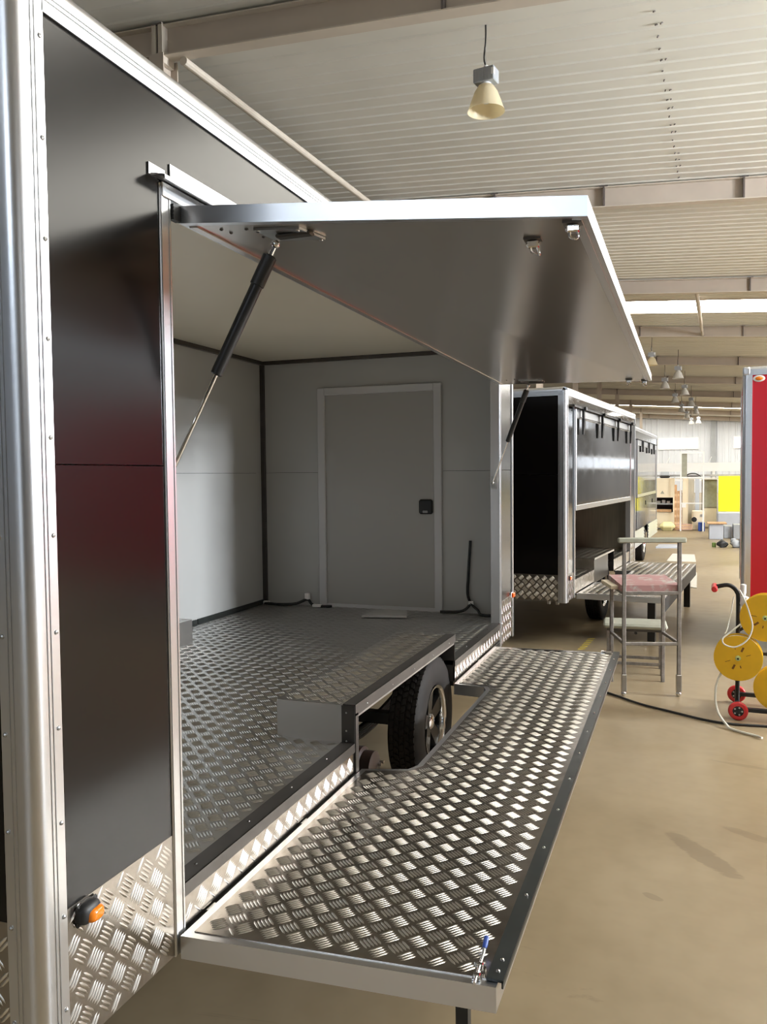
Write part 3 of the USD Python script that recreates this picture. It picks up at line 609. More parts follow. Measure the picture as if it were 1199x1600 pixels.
for y in (.6, 1.165, 3.62): part(T1, 'hinge_knuckle', MB().cyl((.006, y-.02, .493), (.006, y+.02, .493), .008, 10), GALV)
# hatch: a slightly drooping sandwich panel; corners inner/outer x near/far (local), top surface heights
HC = np.array([[(0.004, .518, 2.296), (.983, .518, 2.200)], [(0.004, 4.245, 2.275), (.983, 4.105, 2.238)]])
HT = .042
def hp(s, t, n=0.0):
    p = (1-t)*((1-s)*HC[0, 0]+s*HC[0, 1])+t*((1-s)*HC[1, 0]+s*HC[1, 1]); return p-np.array([0, 0, n])
def hblk(s0, s1, t0, t1, n0, n1, mb=None):
    mb = mb or MB(); return mb.hexa([hp(s0, t0, n1), hp(s1, t0, n1), hp(s1, t1, n1), hp(s0, t1, n1), hp(s0, t0, n0), hp(s1, t0, n0), hp(s1, t1, n0), hp(s0, t1, n0)])
HA = part(T1, 'hatch', hblk(.01, .99, .004, .996, .003, HT-.003), BLACK, smooth=False, label='big hatch lifted as an awning')
part(HA, 'underside_sheet', hblk(.012, .985, .004, .996, HT-.003, HT), BRUSH, smooth=False)
part(HA, 'near_edge_trim', hblk(0, 1, 0, .006, 0, HT), ALU, smooth=False); part(HA, 'far_edge_trim', hblk(0, 1, .994, 1, 0, HT), ALU, smooth=False)
m = hblk(.985, 1.0, .006, .994, 0, HT); hblk(.965, .985, .006, .994, HT-.0005, HT+.002, m); part(HA, 'outer_edge_trim', m, ALUY, smooth=False)
part(HA, 'hinge_edge_trim', hblk(0, .012, .006, .994, 0, HT), ALUY, smooth=False); part(HA, 'inner_edge_strip', hblk(.012, .035, .008, .992, HT-.0005, HT+.003), BRUSH, smooth=False)
q = hp(0, 0); m = MB(); m.box(-.004, .012, YO0, .5175, 2.255, 2.292)
for k in range(4): m.box(-.004, .0125, YO0-.002, YO0+.0005, 2.258+k*.009, 2.262+k*.009)
part(HA, 'rubber_end_seal', m, BLKRUB)
# stay brackets, struts, clasps under the hatch
def hw(x, y, n=HT):                       # world x, y -> point under the hatch
    s = (x-OX-.004)/.979; t = (y-OY-.518)/(3.727-.14*s); return hp(s, t, n)
def bracket(pl):
    a = [hw(*q) for q in pl]; b = [hw(*q, HT+.006) for q in pl]; m = MB().hexa(b+a); return m
def cup(c, y0, y1):
    c = np.asarray(c); m = MB(); m.box(c[0]-.045, c[0]+.05, c[1]-.014, c[1]+.014, c[2]-.013, c[2]-.004, .003); return m
for (pl, ball, low, lab) in (([(-.985, 1.79), (-.86, 1.785), (-.835, 1.882), (-.976, 1.889)], (-.945, 1.828), (-1.205, 1.745, 1.64), 'gas strut at the near end of the hatch'),
                             ([(-.985, 5.20), (-.835, 5.20), (-.835, 5.30), (-.985, 5.30)], (-.93, 5.25), (-1.205, 5.43, 1.575), 'gas strut at the far end of the hatch')):
    bk = part(HA, 'strut_bracket', bracket(pl), GALV, smooth=False)
    b = hw(*ball, HT+.03); lo = np.array([low[0]-OX, low[1]-OY, low[2]])
    part(bk, 'bracket_cup', cup(hw(ball[0]+.05, ball[1], HT), 0, 0), DARKALU)
    r = MB()
    for q in pl: w = hw(*q, HT+.006); c0 = np.mean([hw(*z) for z in pl], 0); w = w+(c0-w)*.12; w[2] = hw(*q, HT+.006)[2]; r.cyl(w, w-[0, 0, .004], .005, 8)
    part(bk, 'bracket_screws', r, CHROME, kind='stuff')
    d = lo-b; Ls = np.linalg.norm(d); d /= Ls
    st = part(T1, 'gas_strut', MB().tube([b+d*.045, b+d*.05, b+d*(Ls*.56), b+d*(Ls*.565)], [.011, .0152, .0152, .010], 16), BLKSTEEL, label=lab)
    part(st, 'strut_sleeve', MB().tube([b+d*.03, b+d*.034, b+d*.11, b+d*.112], [.013, .018, .018, .015], 16), BLKRUB)
    part(st, 'piston_rod', MB().cyl(b+d*(Ls*.56), lo, .0052, 12), CHROME)
    m = MB(); m.mesh(trimesh.Trimesh(*(lambda s: (s.vertices*.011+b, s.faces))(trimesh.creation.icosphere(2, 1.0)), process=False)); m.cyl(b, b+d*.045, .006, 10); part(st, 'ball_joint', m, CHROME)
    m = MB(); m.mesh(trimesh.Trimesh(*(lambda s: (s.vertices*.011+lo, s.faces))(trimesh.creation.icosphere(2, 1.0)), process=False)); yy = YO0 if lo[1] < 2 else YO1
    m.cyl(lo, (lo[0], yy, lo[2]), .006, 8); m.box(lo[0]-.02, lo[0]+.02, min(yy, yy+(.004 if yy == YO0 else -.004)), max(yy, yy+(.004 if yy == YO0 else -.004)), lo[2]-.045, lo[2]+.045); part(st, 'lower_bracket', m, GALV)
def clasp(x, y, dx, dy, lab=None):
    c = hw(x, y, HT); m = MB().box(-.02, .02, -.016, .016, -.005, .001); k = part(HA, 'clasp', m.shift(c), DARKALU, smooth=False)
    m = MB().box(-.013, .013, -.008, .012, -.022, -.005, .003).cyl((-.015, 0, -.014), (.015, 0, -.014), .005, 10); part(k, 'clasp_body', m.shift(c), CHROME)
    m = MB().tube(smooth_path([(-.007, 0, -.016), (-.008+dx*.4, dy*.4, -.030), (0+dx, dy, -.036), (.008+dx*.4, dy*.4, -.030), (.007, 0, -.016)], 5), .0028, 8); part(k, 'clasp_hook', m.shift(c), CHROME)
clasp(-.222, 1.785, .006, 0); clasp(-.328, 1.915, .012, .012); clasp(-.313, 5.2, 0, 0); clasp(-.225, 5.27, 0, 0)
part(HA, 'underside_screws', rivets(MB(), [hw(x, y, HT) for x, y in ((-1.08, 1.80), (-1.07, 1.83), (-1.01, 1.80), (-1.0, 1.87), (-1.06, 5.2), (-1.0, 5.15))], (0, 0, -1), .005), DARKALU, kind='stuff')
# marker lights
s = trimesh.creation.icosphere(3, 1.0); v = np.sign(s.vertices)*np.abs(s.vertices)**.7
ml = part(T1, 'marker_light', MB().box(.001, .009, .098, .162, .706, .752, .008), BLKRUB, label='amber marker light low on the near corner')
part(ml, 'amber_lens', MB().add(v*[.022, .024, .0155]+[.014, .134, .7255], s.faces), AMBER, smooth=60)
part(ml, 'light_hood', MB().add(v*[.021, .031, .0225]+[.006, .128, .7305], s.faces), BLKRUB, smooth=60)
ml = part(T1, 'marker_light', MB().box(.001, .008, L1-.115, L1-.05, .735, .775, .003), WHITEP); part(ml, 'red_lens', MB().box(.008, .026, L1-.11, L1-.055, .738, .772, .006), REDLENS)

# ---- trailer 2 -----------------------------------------------------
T2 = thing('food_trailer', 'second black trailer, its mirror-black hatch shut over an open lower side, behind the front trailer', 'trailer', (-.986, 7.465, 0), math.radians(-5.8))
L, W, zb, zs, zt, fz = 3.87, 2.0, .472, .714, 2.405, .635
pbox(T2, 'front_panel', BLACK, -W+.066, -.066, 0, .012, zs, 1.62); pbox(T2, 'front_panel', BLACK, -W+.066, -.066, 0, .012, 1.624, zt-.07)
p = pbox(T2, 'front_skirt', TREAD, -W+.066, -.066, -.001, .008, zb, zs); tread_part(p, sbox(0, 0, W-.132, zs-zb), (-W+.066, -.001, zb), (1, 0, 0), (0, 0, 1), phase=(-.03, .026), bw=.0075)
pbox(T2, 'rear_panel', BLACK, -W+.066, -.066, L-.012, L, zb, zt-.07); pbox(T2, 'back_panel', BLACK, -W, -W+.012, .066, L-.066, zb, zt-.07)
pbox(T2, 'roof_panel', WHITEP, -W+.06, -.06, .06, L-.06, zt-.03, zt-.004)
for (x, y, sx, sy) in ((0, 0, 1, 1), (-W, 0, -1, 1), (0, L, 1, -1), (-W, L, -1, -1)): corner_trim(T2, x, y, sx, sy, zb-.01, zt-.028, riv=.27 if (x == 0 and y == 0) else None)
for a, b, o in (((0, .03, zt), (0, L-.03, zt), (1, 0, 0)), ((-.03, 0, zt), (-W+.03, 0, zt), (0, -1, 0)), ((-W, .03, zt), (-W, L-.03, zt), (-1, 0, 0)), ((-.03, L, zt), (-W+.03, L, zt), (0, 1, 0))): edge_trim(T2, a, b, o)
pbox(T2, 'side_panel', BLACKG, -.012, 0, .066, .29, zs, zt-.07); pbox(T2, 'side_panel', BLACKG, -.012, 0, .29, 3.46, 2.26, zt-.07); pbox(T2, 'side_panel', BLACKG, -.012, 0, 3.46, L-.066, zs, zt-.07)
sk = skirt_side(T2, .066, .31, zb, zs, ph=(.02, .03)); skirt_side(T2, 3.46, L-.066, zb, zs)
ml = part(T2, 'marker_light', MB().box(.001, .01, .09, .15, .655, .70, .003), BLKRUB); part(ml, 'red_lens', MB().box(.01, .022, .095, .145, .66, .695, .005), REDLENS)
for b in ((-.05, .01, .29, .325, zb, 2.25), (-.05, .01, 3.43, 3.46, zb, 2.25)): part(T2, 'door_jamb', MB().box(*b), ALU, smooth=False)
m = MB(); m.box(0, .05, .12, 3.58, 2.252, 2.258); m.box(.046, .05, .12, 3.58, 2.236, 2.258); part(T2, 'drip_rail', m, BLKSTEEL, label='dark drip rail over the closed hatch')
hz0, hz1, hy0, hy1 = 1.285, 2.235, .328, 3.428
hc = part(T2, 'hatch', MB().box(-.03, .012, hy0+.03, hy1-.03, hz0+.05, hz1-.07), BLACKG, smooth=False, label='closed mirror-black serving hatch in a silver frame')
for b in ((-.03, .018, hy0, hy1, hz0, hz0+.05), (-.03, .018, hy0, hy1, hz1-.09, hz1), (-.03, .018, hy0, hy0+.035, hz0+.05, hz1-.09), (-.03, .018, hy1-.035, hy1, hz0+.05, hz1-.09)): part(hc, 'hatch_frame', MB().box(*b, .003), ALU)
for y in (.54, 1.46, 2.385, 3.264):
    m = MB(); m.box(.05, .075, y-.035, y+.035, 2.225, 2.26, .005); m.box(.03, .05, y-.02, y+.02, 2.14, 2.24); m.hexa([(.03, y-.03, 2.0), (.045, y-.03, 2.0), (.045, y+.02, 2.0), (.03, y+.02, 2.0), (.03, y-.03, 2.15), (.055, y-.03, 2.15), (.055, y+.03, 2.15), (.03, y+.03, 2.15)])
    part(T2, 'hanging_clamp', m, BLKSTEEL)
m = MB().tube([(.035, .45, 2.155), (.035, 1.46, 2.16), (.035, 2.385, 2.155), (.035, 3.3, 2.155)], .004, 6); part(T2, 'clamp_cord', m, BLKRUB)
# inside of the open lower half
pbox(T2, 'interior_wall', BROWNPL, -W+.02, -W+.03, .06, L-.06, fz, zt-.1); pbox(T2, 'interior_wall', BROWNPL, -W+.02, -.06, L-.06, L-.05, fz, zt-.1); pbox(T2, 'interior_wall', BROWNPL, -W+.02, -.06, .05, .06, fz, zt-.1)
pbox(T2, 'counter_board', DARKBR, -.9, -.87, 1.9, L-.1, fz, 1.25)
pbox(T2, 'interior_ceiling', CEILP, -W+.02, -.03, .06, L-.06, zt-.10, zt-.08)
b0, b1, bz = 1.225, 2.32, .752
fl2 = Polygon([(-W+.03, .06), (-.004, .06), (-.004, b0), (-.34, b0), (-.34, b1), (-.004, b1), (-.004, L-.06), (-W+.03, L-.06)])
F2 = part(T2, 'floor_plate', MB().extr(fl2, .02, lambda a, b, c: (a, b, fz-.02+c)), FLOORPL, smooth=False); tread_part(F2, fl2.intersection(sbox(-1.2, .06, 0, L)).buffer(-.01), (0, 0, fz), (1, 0, 0), (0, 1, 0), mat=BAR)
for (a, b) in ((.325, b0), (b1, 3.43)): pbox(T2, 'sill_face', TREAD, -.006, .002, a, b, .512, fz)
w2 = part(T2, 'wheel_box', MB().box(-.34, .003, b0, b1, bz-.006, bz), FLOORPL, smooth=False); tread_part(w2, sbox(-.34, b0, 0, b1), (0, 0, bz), (1, 0, 0), (0, 1, 0))
p = part(w2, 'box_front', MB().box(-.34, .003, b0-.004, b0, fz, bz), TREAD, smooth=False); part(w2, 'box_side', MB().box(-.343, -.34, b0, b1, fz, bz), FLOORPL, smooth=False); part(w2, 'box_rear', MB().box(-.34, .003, b1, b1+.004, .5, bz), DARKALU, smooth=False)
part(w2, 'edge_lip', MB().box(0, .008, b0, b1, bz-.016, bz+.004), ALU)
part(w2, 'wheel_flap', MB().box(-.012, -.006, b0, b1-.30, .49, bz-.012), REDBROWN, smooth=False, label='dark hanging flap over the wheel')
wheel(T2, -.11, b1-.36, .335, 1, r=.335); wheel(T2, -W+.12, b1-.36, .335, -1, r=.335)
pbox(T2, 'axle', BLKSTEEL, -W+.2, -.2, b1-.39, b1-.33, .3, .36)
m = MB()
for x in (-.4, -1.6): m.box(x-.04, x+.04, .1, L-.1, .48, fz-.02)
for y in (.1, L-.15): m.box(-W+.1, -.1, y, y+.06, .49, fz-.02)
part(T2, 'chassis_frame', m, BLKSTEEL, smooth=False)
m = MB()
for x in (-.17, -.09): m.box(x-.012, x+.012, .03, .06, .44, zb+.05)
part(T2, 'tow_lug', m, GALV)
z2 = .503
pl2 = Polygon([(.012, .36), (.80, .36), (.80, 3.42), (.012, 3.42), (.012, 2.35), (.2, 2.33), (.2, 1.28), (.012, 1.25)])
pf = part(T2, 'platform', MB().extr(pl2, .05, lambda a, b, c: (a, b, z2-.05+c)), ALUY, smooth=False, label='checker-plate platform folded out'); part(pf, 'tread_sheet', MB().extr(pl2.buffer(-.012), .002, lambda a, b, c: (a, b, z2+c)), TREAD, smooth=False)
tread_part(pf, pl2.buffer(-.035), (0, 0, z2+.002), (1, 0, 0), (0, 1, 0))
part(pf, 'edge_strip', MB().box(.80, .806, .42, 3.36, z2-.13, z2-.01), BLKRUB); 
for (x, y) in ((.62, .9), (.72, 3.2)): part(pf, 'support_leg', MB().box(x-.035, x+.035, y-.035, y+.035, 0, z2-.05), BLKSTEEL)
for (a, b) in ((.36, 1.22), (2.36, 3.42)): part(T2, 'platform_hinge', MB().box(0, .012, a, b, z2-.016, z2-.002), BLKSTEEL)

# ---- trailer 3 -----------------------------------------------------
T3 = thing('food_trailer', 'farthest trailer of the left row, with a silver slatted skirt and shut hatches', 'trailer', (-.765, 14.1, 0), math.radians(-3.25))
L, W, zb, zt = 4.22, 2.0, .38, 2.41
pbox(T3, 'front_panel', BLACK, -W+.06, -.06, 0, .012, .66, zt-.07); pbox(T3, 'rear_panel', BLACK, -W+.06, -.06, L-.012, L, .5, zt-.07); pbox(T3, 'back_panel', BLACK, -W, -W+.012, .06, L-.06, .5, zt-.07); pbox(T3, 'roof_panel', WHITEP, -W+.06, -.06, .06, L-.06, zt-.03, zt-.004)
pbox(T3, 'floor_plate', BLKSTEEL, -W+.02, -.02, .02, L-.02, .5, .54)
for (x, y, sx, sy) in ((0, 0, 1, 1), (-W, 0, -1, 1), (0, L, 1, -1), (-W, L, -1, -1)): corner_trim(T3, x, y, sx, sy, .64, zt-.028)
for a, b, o in (((0, .03, zt), (0, L-.03, zt), (1, 0, 0)), ((-.03, 0, zt), (-W+.03, 0, zt), (0, -1, 0)), ((-W, .03, zt), (-W, L-.03, zt), (-1, 0, 0)), ((-.03, L, zt), (-W+.03, L, zt), (0, 1, 0))): edge_trim(T3, a, b, o)
pbox(T3, 'side_panel', BLACKG, -.012, 0, .066, .4, .66, zt-.07); pbox(T3, 'side_panel', BLACKG, -.012, 0, .4, L-.4, 2.2, zt-.07); pbox(T3, 'side_panel', BLACKG, -.012, 0, L-.4, L-.066, .66, zt-.07)
hc = part(T3, 'hatch', MB().box(-.02, .012, .43, L-.43, 1.26, 2.1), BLACKG, smooth=False)
for b in ((-.02, .02, .4, L-.4, 1.21, 1.265), (-.02, .02, .4, L-.4, 2.1, 2.19), (-.02, .02, .4, .435, 1.265, 2.1), (-.02, .02, L-.435, L-.4, 1.265, 2.1)): part(hc, 'hatch_frame', MB().box(*b), ALU, smooth=False)
lp = pbox(T3, 'lower_panel', BLACKG, -.012, .006, .4, L-.4, .66, 1.2, label='lower side panel below the hatch')
for y in (1.9, 3.2): part(lp, 'recessed_latch', MB().box(.006, .014, y-.06, y+.06, 1.04, 1.12, .004), BLKSTEEL)
pbox(T3, 'drip_rail', BLKSTEEL, 0, .04, .3, L-.3, 2.195, 2.203)
for y in (1.1, 2.2, 3.2): part(T3, 'hanging_clamp', MB().box(.02, .05, y-.03, y+.03, 2.0, 2.2, .006), BLKSTEEL)
for (a, b) in ((.05, 1.52), (2.3, L-.02)):
    for k in range(5): part(T3, 'skirt_slat', MB().hexa([(.0, a, .38+k*.056), (.025, a, .38+k*.056), (.025, b, .38+k*.056), (0, b, .38+k*.056), (0, a, .43+k*.056), (.008, a, .43+k*.056), (.008, b, .43+k*.056), (0, b, .43+k*.056)]), ALU, smooth=False)
    pbox(T3, 'skirt_back', BLKSTEEL, -.012, -.002, a, b, .38, .66)
wheel(T3, -.10, 1.9, .33, 1, r=.33); wheel(T3, -W+.1, 1.9, .33, -1, r=.33); pbox(T3, 'axle', BLKSTEEL, -W+.2, -.2, 1.87, 1.93, .3, .36)
# prop legs
for y in (.3, L-.3): pbox(T3, 'prop_leg', BLKSTEEL, -.9, -.84, y-.03, y+.03, 0, .5)

# ---- red trailer ---------------------------------------------------
TR = thing('red_trailer', 'red trailer with silver corner trim at the right edge, behind the cable reels', 'trailer', (.505, 8.05, 0), math.radians(-3.0))
L, W, zt = 5.0, 2.1, 2.566
pbox(TR, 'side_panel', RED, .066, L-.066, 0, .012, .46, zt-.06); pbox(TR, 'front_panel', RED, 0, .012, .066, W-.066, .46, zt-.06); pbox(TR, 'rear_panel', RED, L-.012, L, .066, W-.066, .46, zt-.06); pbox(TR, 'back_panel', RED, .066, L-.066, W-.012, W, .46, zt-.06)
pbox(TR, 'roof_panel', WHITEP, .06, L-.06, .06, W-.06, zt-.03, zt-.004); pbox(TR, 'floor_plate', BLKSTEEL, .02, L-.02, .02, W-.02, .43, .47)
for (x, y, sx, sy) in ((0, 0, -1, 1), (L, 0, 1, 1), (0, W, -1, -1), (L, W, 1, -1)): corner_trim(TR, x, y, sx, sy, .42, zt-.028, riv=.22)
for a, b, o in (((.03, 0, zt), (L-.03, 0, zt), (0, -1, 0)), ((0, .03, zt), (0, W-.03, zt), (-1, 0, 0)), ((L, .03, zt), (L, W-.03, zt), (1, 0, 0)), ((.03, W, zt), (L-.03, W, zt), (0, 1, 0))): edge_trim(TR, a, b, o)
for (x, y) in ((0, 0), (L, 0)):
    sx = -1 if x == 0 else 1
    m = MB(); s = trimesh.creation.icosphere(3, 1.0); v = np.sign(s.vertices)*np.abs(s.vertices)**.45*np.array([.032, .032, .04]); m.add(v+[x-sx*.022, .022, zt-.036], s.faces); part(TR, 'corner_cap', m, ALU, smooth=50)
m = MB(); s = trimesh.creation.icosphere(3, 1.0); m.add(s.vertices*[.032, .014, .018]+[.125, -.004, zt-.105], s.faces); ml = part(TR, 'marker_light', MB().add(s.vertices*[.05, .008, .03]+[.125, -.001, zt-.105], s.faces), WHITEP, smooth=60, label='oval amber marker light'); part(ml, 'amber_lens', m, AMBER, smooth=60)
for x in (2.1, 2.85):
    m = MB().lathe([(.19, -.08), (.31, -.085), (.33, -.06), (.33, .06), (.31, .085), (.19, .08)], (x, .12, .33), 'y', 40); ty = part(TR, 'tyre', m, TYRE, smooth=40); part(ty, 'wheel_rim', MB().lathe([(.192, -.06), (.15, -.03), (.06, -.05), (.001, -.05)], (x, .12, .33), 'y', 32), CHROME, smooth=40)
for x in (.4, L-.4): pbox(TR, 'prop_leg', BLKSTEEL, x-.03, x+.03, 1.0, 1.06, 0, .43)

# ================================================================== things on and in the front trailer
def gpts(pl, z=0.0): return [(a, b, z) for a, b in pl]
m = MB(); m.hexa([(-2.16, 5.42, .6165), (-1.84, 5.49, .6165), (-1.91, 5.70, .6165), (-2.15, 5.70, .6165), (-2.16, 5.42, .628), (-1.84, 5.49, .628), (-1.91, 5.70, .634), (-2.15, 5.70, .634)])
t = thing('panel_offcut', 'pale grey flat offcut lying on the trailer floor before the inner door', 'board'); part(t, 'board', m, LINER, smooth=False); part(t, 'edge_strip', MB().bar((-2.155, 5.415, .629), (-1.84, 5.485, .629), .012, .012), ALU)
t = thing('floor_cable', 'black cable rising from the trailer floor up the wall right of the inner door', 'cable')
part(t, 'cable', MB().tube(smooth_path([(-1.463, 5.84, 1.147), (-1.47, 5.832, 1.02), (-1.479, 5.835, .887), (-1.483, 5.835, .75), (-1.45, 5.825, .68), (-1.40, 5.80, .645), (-1.36, 5.74, .623), (-1.27, 5.73, .622)]), .010, 8), BLKRUB)
part(t, 'branch_cable', MB().tube(smooth_path([(-1.455, 5.828, .69), (-1.50, 5.82, .64), (-1.56, 5.80, .624), (-1.68, 5.79, .622)]), .010, 8), BLKRUB)
part(t, 'tape', MB().box(-1.475, -1.435, 5.818, 5.838, .675, .705, .004), WHITEP)
t = thing('floor_cable', 'black cable with white taped ends in the far left corner of the trailer floor', 'cable')
part(t, 'cable', MB().tube(smooth_path([(-3.14, 5.79, .622), (-2.98, 5.76, .622), (-2.86, 5.79, .63), (-2.78, 5.825, .66), (-2.73, 5.80, .63), (-2.66, 5.76, .622), (-2.55, 5.78, .622)]), .011, 8), BLKRUB)
part(t, 'tape', MB().box(-2.80, -2.76, 5.815, 5.845, .655, .71, .004), WHITEP); part(t, 'tape', MB().box(-2.70, -2.63, 5.74, 5.77, .616, .638, .004), WHITEP); part(t, 'tape', MB().box(-3.15, -3.10, 5.78, 5.81, .616, .64, .004), WHITEP)

# ================================================================== tall stand and stool
t = thing('work_stand', 'tall worn metal step stand with a pink-stained board, in front of the stool', 'stand', (-.21, 6.23, 0), math.radians(16.5))
fx, dy = .197, .42; tb = .026
def post(x, y, z0, z1, n='post'): return part(t, n, MB().box(x-tb/2, x+tb/2, y-tb/2, y+tb/2, z0, z1, .003), GREYALU)
for x in (-fx, fx):
    p = post(x, 0, .035, 1.13); s = trimesh.creation.icosphere(2, 1.0)
    part(p, 'ball_foot', MB().add(s.vertices*.020+[x, 0, .020], s.faces), CHROME, smooth=60); part(p, 'foot_sleeve', MB().box(x-.017, x+.017, -.017, .017, .035, .16, .002), GALV)
    p = post(x, dy, .0, .755)
part(t, 'top_rail', MB().box(-fx-.045, fx+.045, -.022, .022, 1.125, 1.162, .006), PALEG)
part(t, 'front_rail', MB().box(-fx, fx, -.012, .012, .745, .772, .003), GREYALU); part(t, 'front_rail', MB().box(-fx, fx, -.012, .012, .375, .398, .003), GREYALU)
for x in (-fx, fx): part(t, 'side_rail', MB().box(x-.011, x+.011, 0, dy, .378, .40, .003), GREYALU); part(t, 'side_rail', MB().box(x-.011, x+.011, 0, dy, .745, .768, .003), GREYALU)
part(t, 'rear_rail', MB().box(-fx, fx, dy-.012, dy+.012, .745, .768, .003), GREYALU)
m = MB(); m.hexa([(-fx-.02, -.0, .772), (fx+.012, -.0, .772), (fx+.012, dy+.02, .775), (-fx-.02, dy+.02, .775), (-fx-.02, .0, .815), (fx+.012, .0, .815), (fx+.012, dy+.02, .84), (-fx-.02, dy+.02, .84)]); part(t, 'seat_board', m, PINK, smooth=False, label='board stained with pink and white paint')
part(t, 'end_board', MB().box(-fx-.075, -fx-.02, .10, dy+.03, .772, .80, .003), CREAM)
t = thing('stool', 'low metal stool with a pale worn seat, behind the tall step stand', 'stool', (-.36, 6.99, 0), math.radians(4))
part(t, 'seat', MB().box(-.255, .245, -.15, .16, .372, .412, .015), PALEG)
for (x, y) in ((-.215, -.11), (.20, -.11), (-.215, .13), (.20, .13)): part(t, 'leg', MB().box(x-.0125, x+.0125, y-.0125, y+.0125, 0, .372, .002), GREYALU)
part(t, 'stretcher', MB().box(-.215, .20, -.12, -.10, .075, .098, .002), GREYALU); part(t, 'stretcher', MB().box(-.215, .20, .12, .14, .075, .098, .002), GREYALU); part(t, 'seat_frame', MB().box(-.225, .21, -.125, .145, .35, .372, .002), DARKALU)
part(t, 'bolt', MB().cyl((0, -.13, .34), (0, -.10, .34), .012, 8), BLKSTEEL)

# ================================================================== cable reel trolley
t = thing('reel_trolley', 'black trolley on red wheels carrying yellow cable reels, before the red trailer', 'cable reel', (.357, 6.02, 0), math.radians(-2))
for y in (-.20, .20): part(t, 'base_rail', MB().box(0, .95, y-.014, y+.014, .055, .083, .003), BLKSTEEL)
part(t, 'axle_bar', MB().box(-.015, .015, -.20, .20, .05, .08, .003), BLKSTEEL); part(t, 'axle_bar', MB().box(.92, .95, -.20, .20, .05, .08, .003), BLKSTEEL)
for (x, y) in ((0, -.225), (0, .225), (.935, -.225), (.935, .225)):
    w = part(t, 'wheel', MB().lathe([(.034, -.014), (.052, -.016), (.060, -.010), (.062, 0), (.060, .010), (.052, .016), (.034, .014)], (x, y, .062), 'y', 28), REDPL, smooth=50)
    m = MB().lathe([(.001, -.018), (.012, -.018), (.014, -.010), (.034, -.008), (.036, 0), (.034, .008), (.014, .010), (.001, .012)], (x, y, .062), 'y', 20); part(w, 'wheel_hub', m, BLKSTEEL)
    m = MB()
    for k in range(5): a = k*2*math.pi/5; m.cyl((x+.024*math.cos(a), y-.0125, .062+.024*math.sin(a)), (x+.024*math.cos(a), y-.010, .062+.024*math.sin(a)), .006, 8)
    part(w, 'hub_hole', m, GALV, kind='stuff')
part(t, 'pole', MB().tube(smooth_path([(0, 0, .07), (0, 0, .45), (0, 0, .76), (-.008, 0, .815), (-.035, 0, .85), (-.075, 0, .862), (-.14, 0, .848)], 6), .0145, 14), BLKSTEEL)
part(t, 'handle_grip', MB().tube([(-.15, -.10, .842), (-.15, -.095, .842), (-.15, .095, .842), (-.15, .10, .842)], [.014, .020, .020, .014], 16), REDPL, label='red foam handle grip')
part(t, 'reel_bar', MB().bar((0, -.10, .405), (0, .02, .405), .018).bar((0, 0, .405), (.95, 0, .405), .02).bar((.16, 0, .67), (0, 0, .55), .018).bar((.16, -.12, .67), (.16, .01, .67), .018).bar((.245, -.12, .215), (.245, .01, .215), .018).bar((.245, 0, .215), (.245, 0, .405), .018), BLKSTEEL)
def reel(x, y, z, r, yaw, tilt):
    w = .045; m = MB().lathe([(.0, -w-.004), (r*.97, -w-.004), (r, -w-.002), (r, -w+.002), (r*.97, -w+.005), (.02, -w+.005)], (0, 0, 0), 'y', 48)
    def place(mb): mb.rotz(yaw); return mb.shift((x, y, z))
    fl = part(t, 'reel_flange', place(m), YEL, smooth=40)
    part(t, 'reel_flange', place(MB().lathe([(.02, w-.005), (r*.97, w-.005), (r, w-.002), (r, w+.002), (r*.97, w+.004), (0, w+.004)], (0, 0, 0), 'y', 48)), YEL, smooth=40)
    c = MB(); n = 8
    for k in range(n): yy = -w+.006+(k+.5)*(2*w-.012)/n; ring = [(r*.90*math.cos(a), yy, r*.90*math.sin(a)) for a in np.linspace(0, 2*math.pi, 37)]; c.tube(ring, .0055, 6)
    c.lathe([(r*.90, -w+.004), (r*.90, w-.004)], (0, 0, 0), 'y', 36); part(t, 'wound_cord', place(c), CORDW, kind='stuff')
    hb = part(fl, 'reel_hub', place(MB().lathe([(.0, -w-.020), (.012, -w-.020), (.016, -w-.014), (.018, -w-.004)], (0, 0, 0), 'y', 20)), pbr_once('pale_green_hub', (.55, .62, .25), .4), smooth=40)
    part(fl, 'hub_screw', place(MB().cyl((0, -w-.023, 0), (0, -w-.019, 0), .006, 8)), BLKSTEEL)
    s = MB()
    for a0, rad, ln, wd in ((1.15+tilt, .060, .030, .012), (1.15+math.pi+tilt, .060, .030, .012), (.35+tilt, .062, .028, .003), (.35+math.pi+tilt, .062, .032, .003), (1.85+math.pi+tilt, .055, .016, .006), (1.85+tilt, .06, .006, .005)):
        rad, ln, wd = rad*r/.14, ln*r/.14, wd*r/.14
        d = np.array([math.cos(a0), 0, math.sin(a0)]); e = np.array([-math.sin(a0), 0, math.cos(a0)]); Y = np.array([0, 1.0, 0])
        P = [d*(rad+sx*ln/2)+e*sy*wd/2 for sx, sy in ((-1, -1), (1, -1), (1, 1), (-1, 1))]
        s.hexa([q+Y*(-w-.0035) for q in P]+[q+Y*(-w-.0052) for q in P])
    part(fl, 'flange_slots', place(s), pbr_once('slot_shadow_brown', (.22, .09, .005), .5), smooth=False, kind='stuff')
_once = {}
def pbr_once(n, c, r):
    if n not in _once: _once[n] = pbr(n, c, r)
    return _once[n]
reel(0, -.15, .405, .150, -.06, 0); reel(.165, -.12, .675, .155, -.12, -.5); reel(.245, -.15, .22, .148, -.18, .4)
m = MB().tube([(.03, -.02, .80), (.03, -.02, .83), (.03, -.02, .87), (.03, -.02, .875)], [.016, .019, .019, .01], 12); pg = part(t, 'plug', m, WHITEP, label='white plug'); part(t, 'plug', MB().tube([(.035, -.03, .72), (.035, -.03, .74), (.04, -.03, .79), (.04, -.03, .795)], [.015, .026, .026, .012], 12), WHITEP, label='white plug')
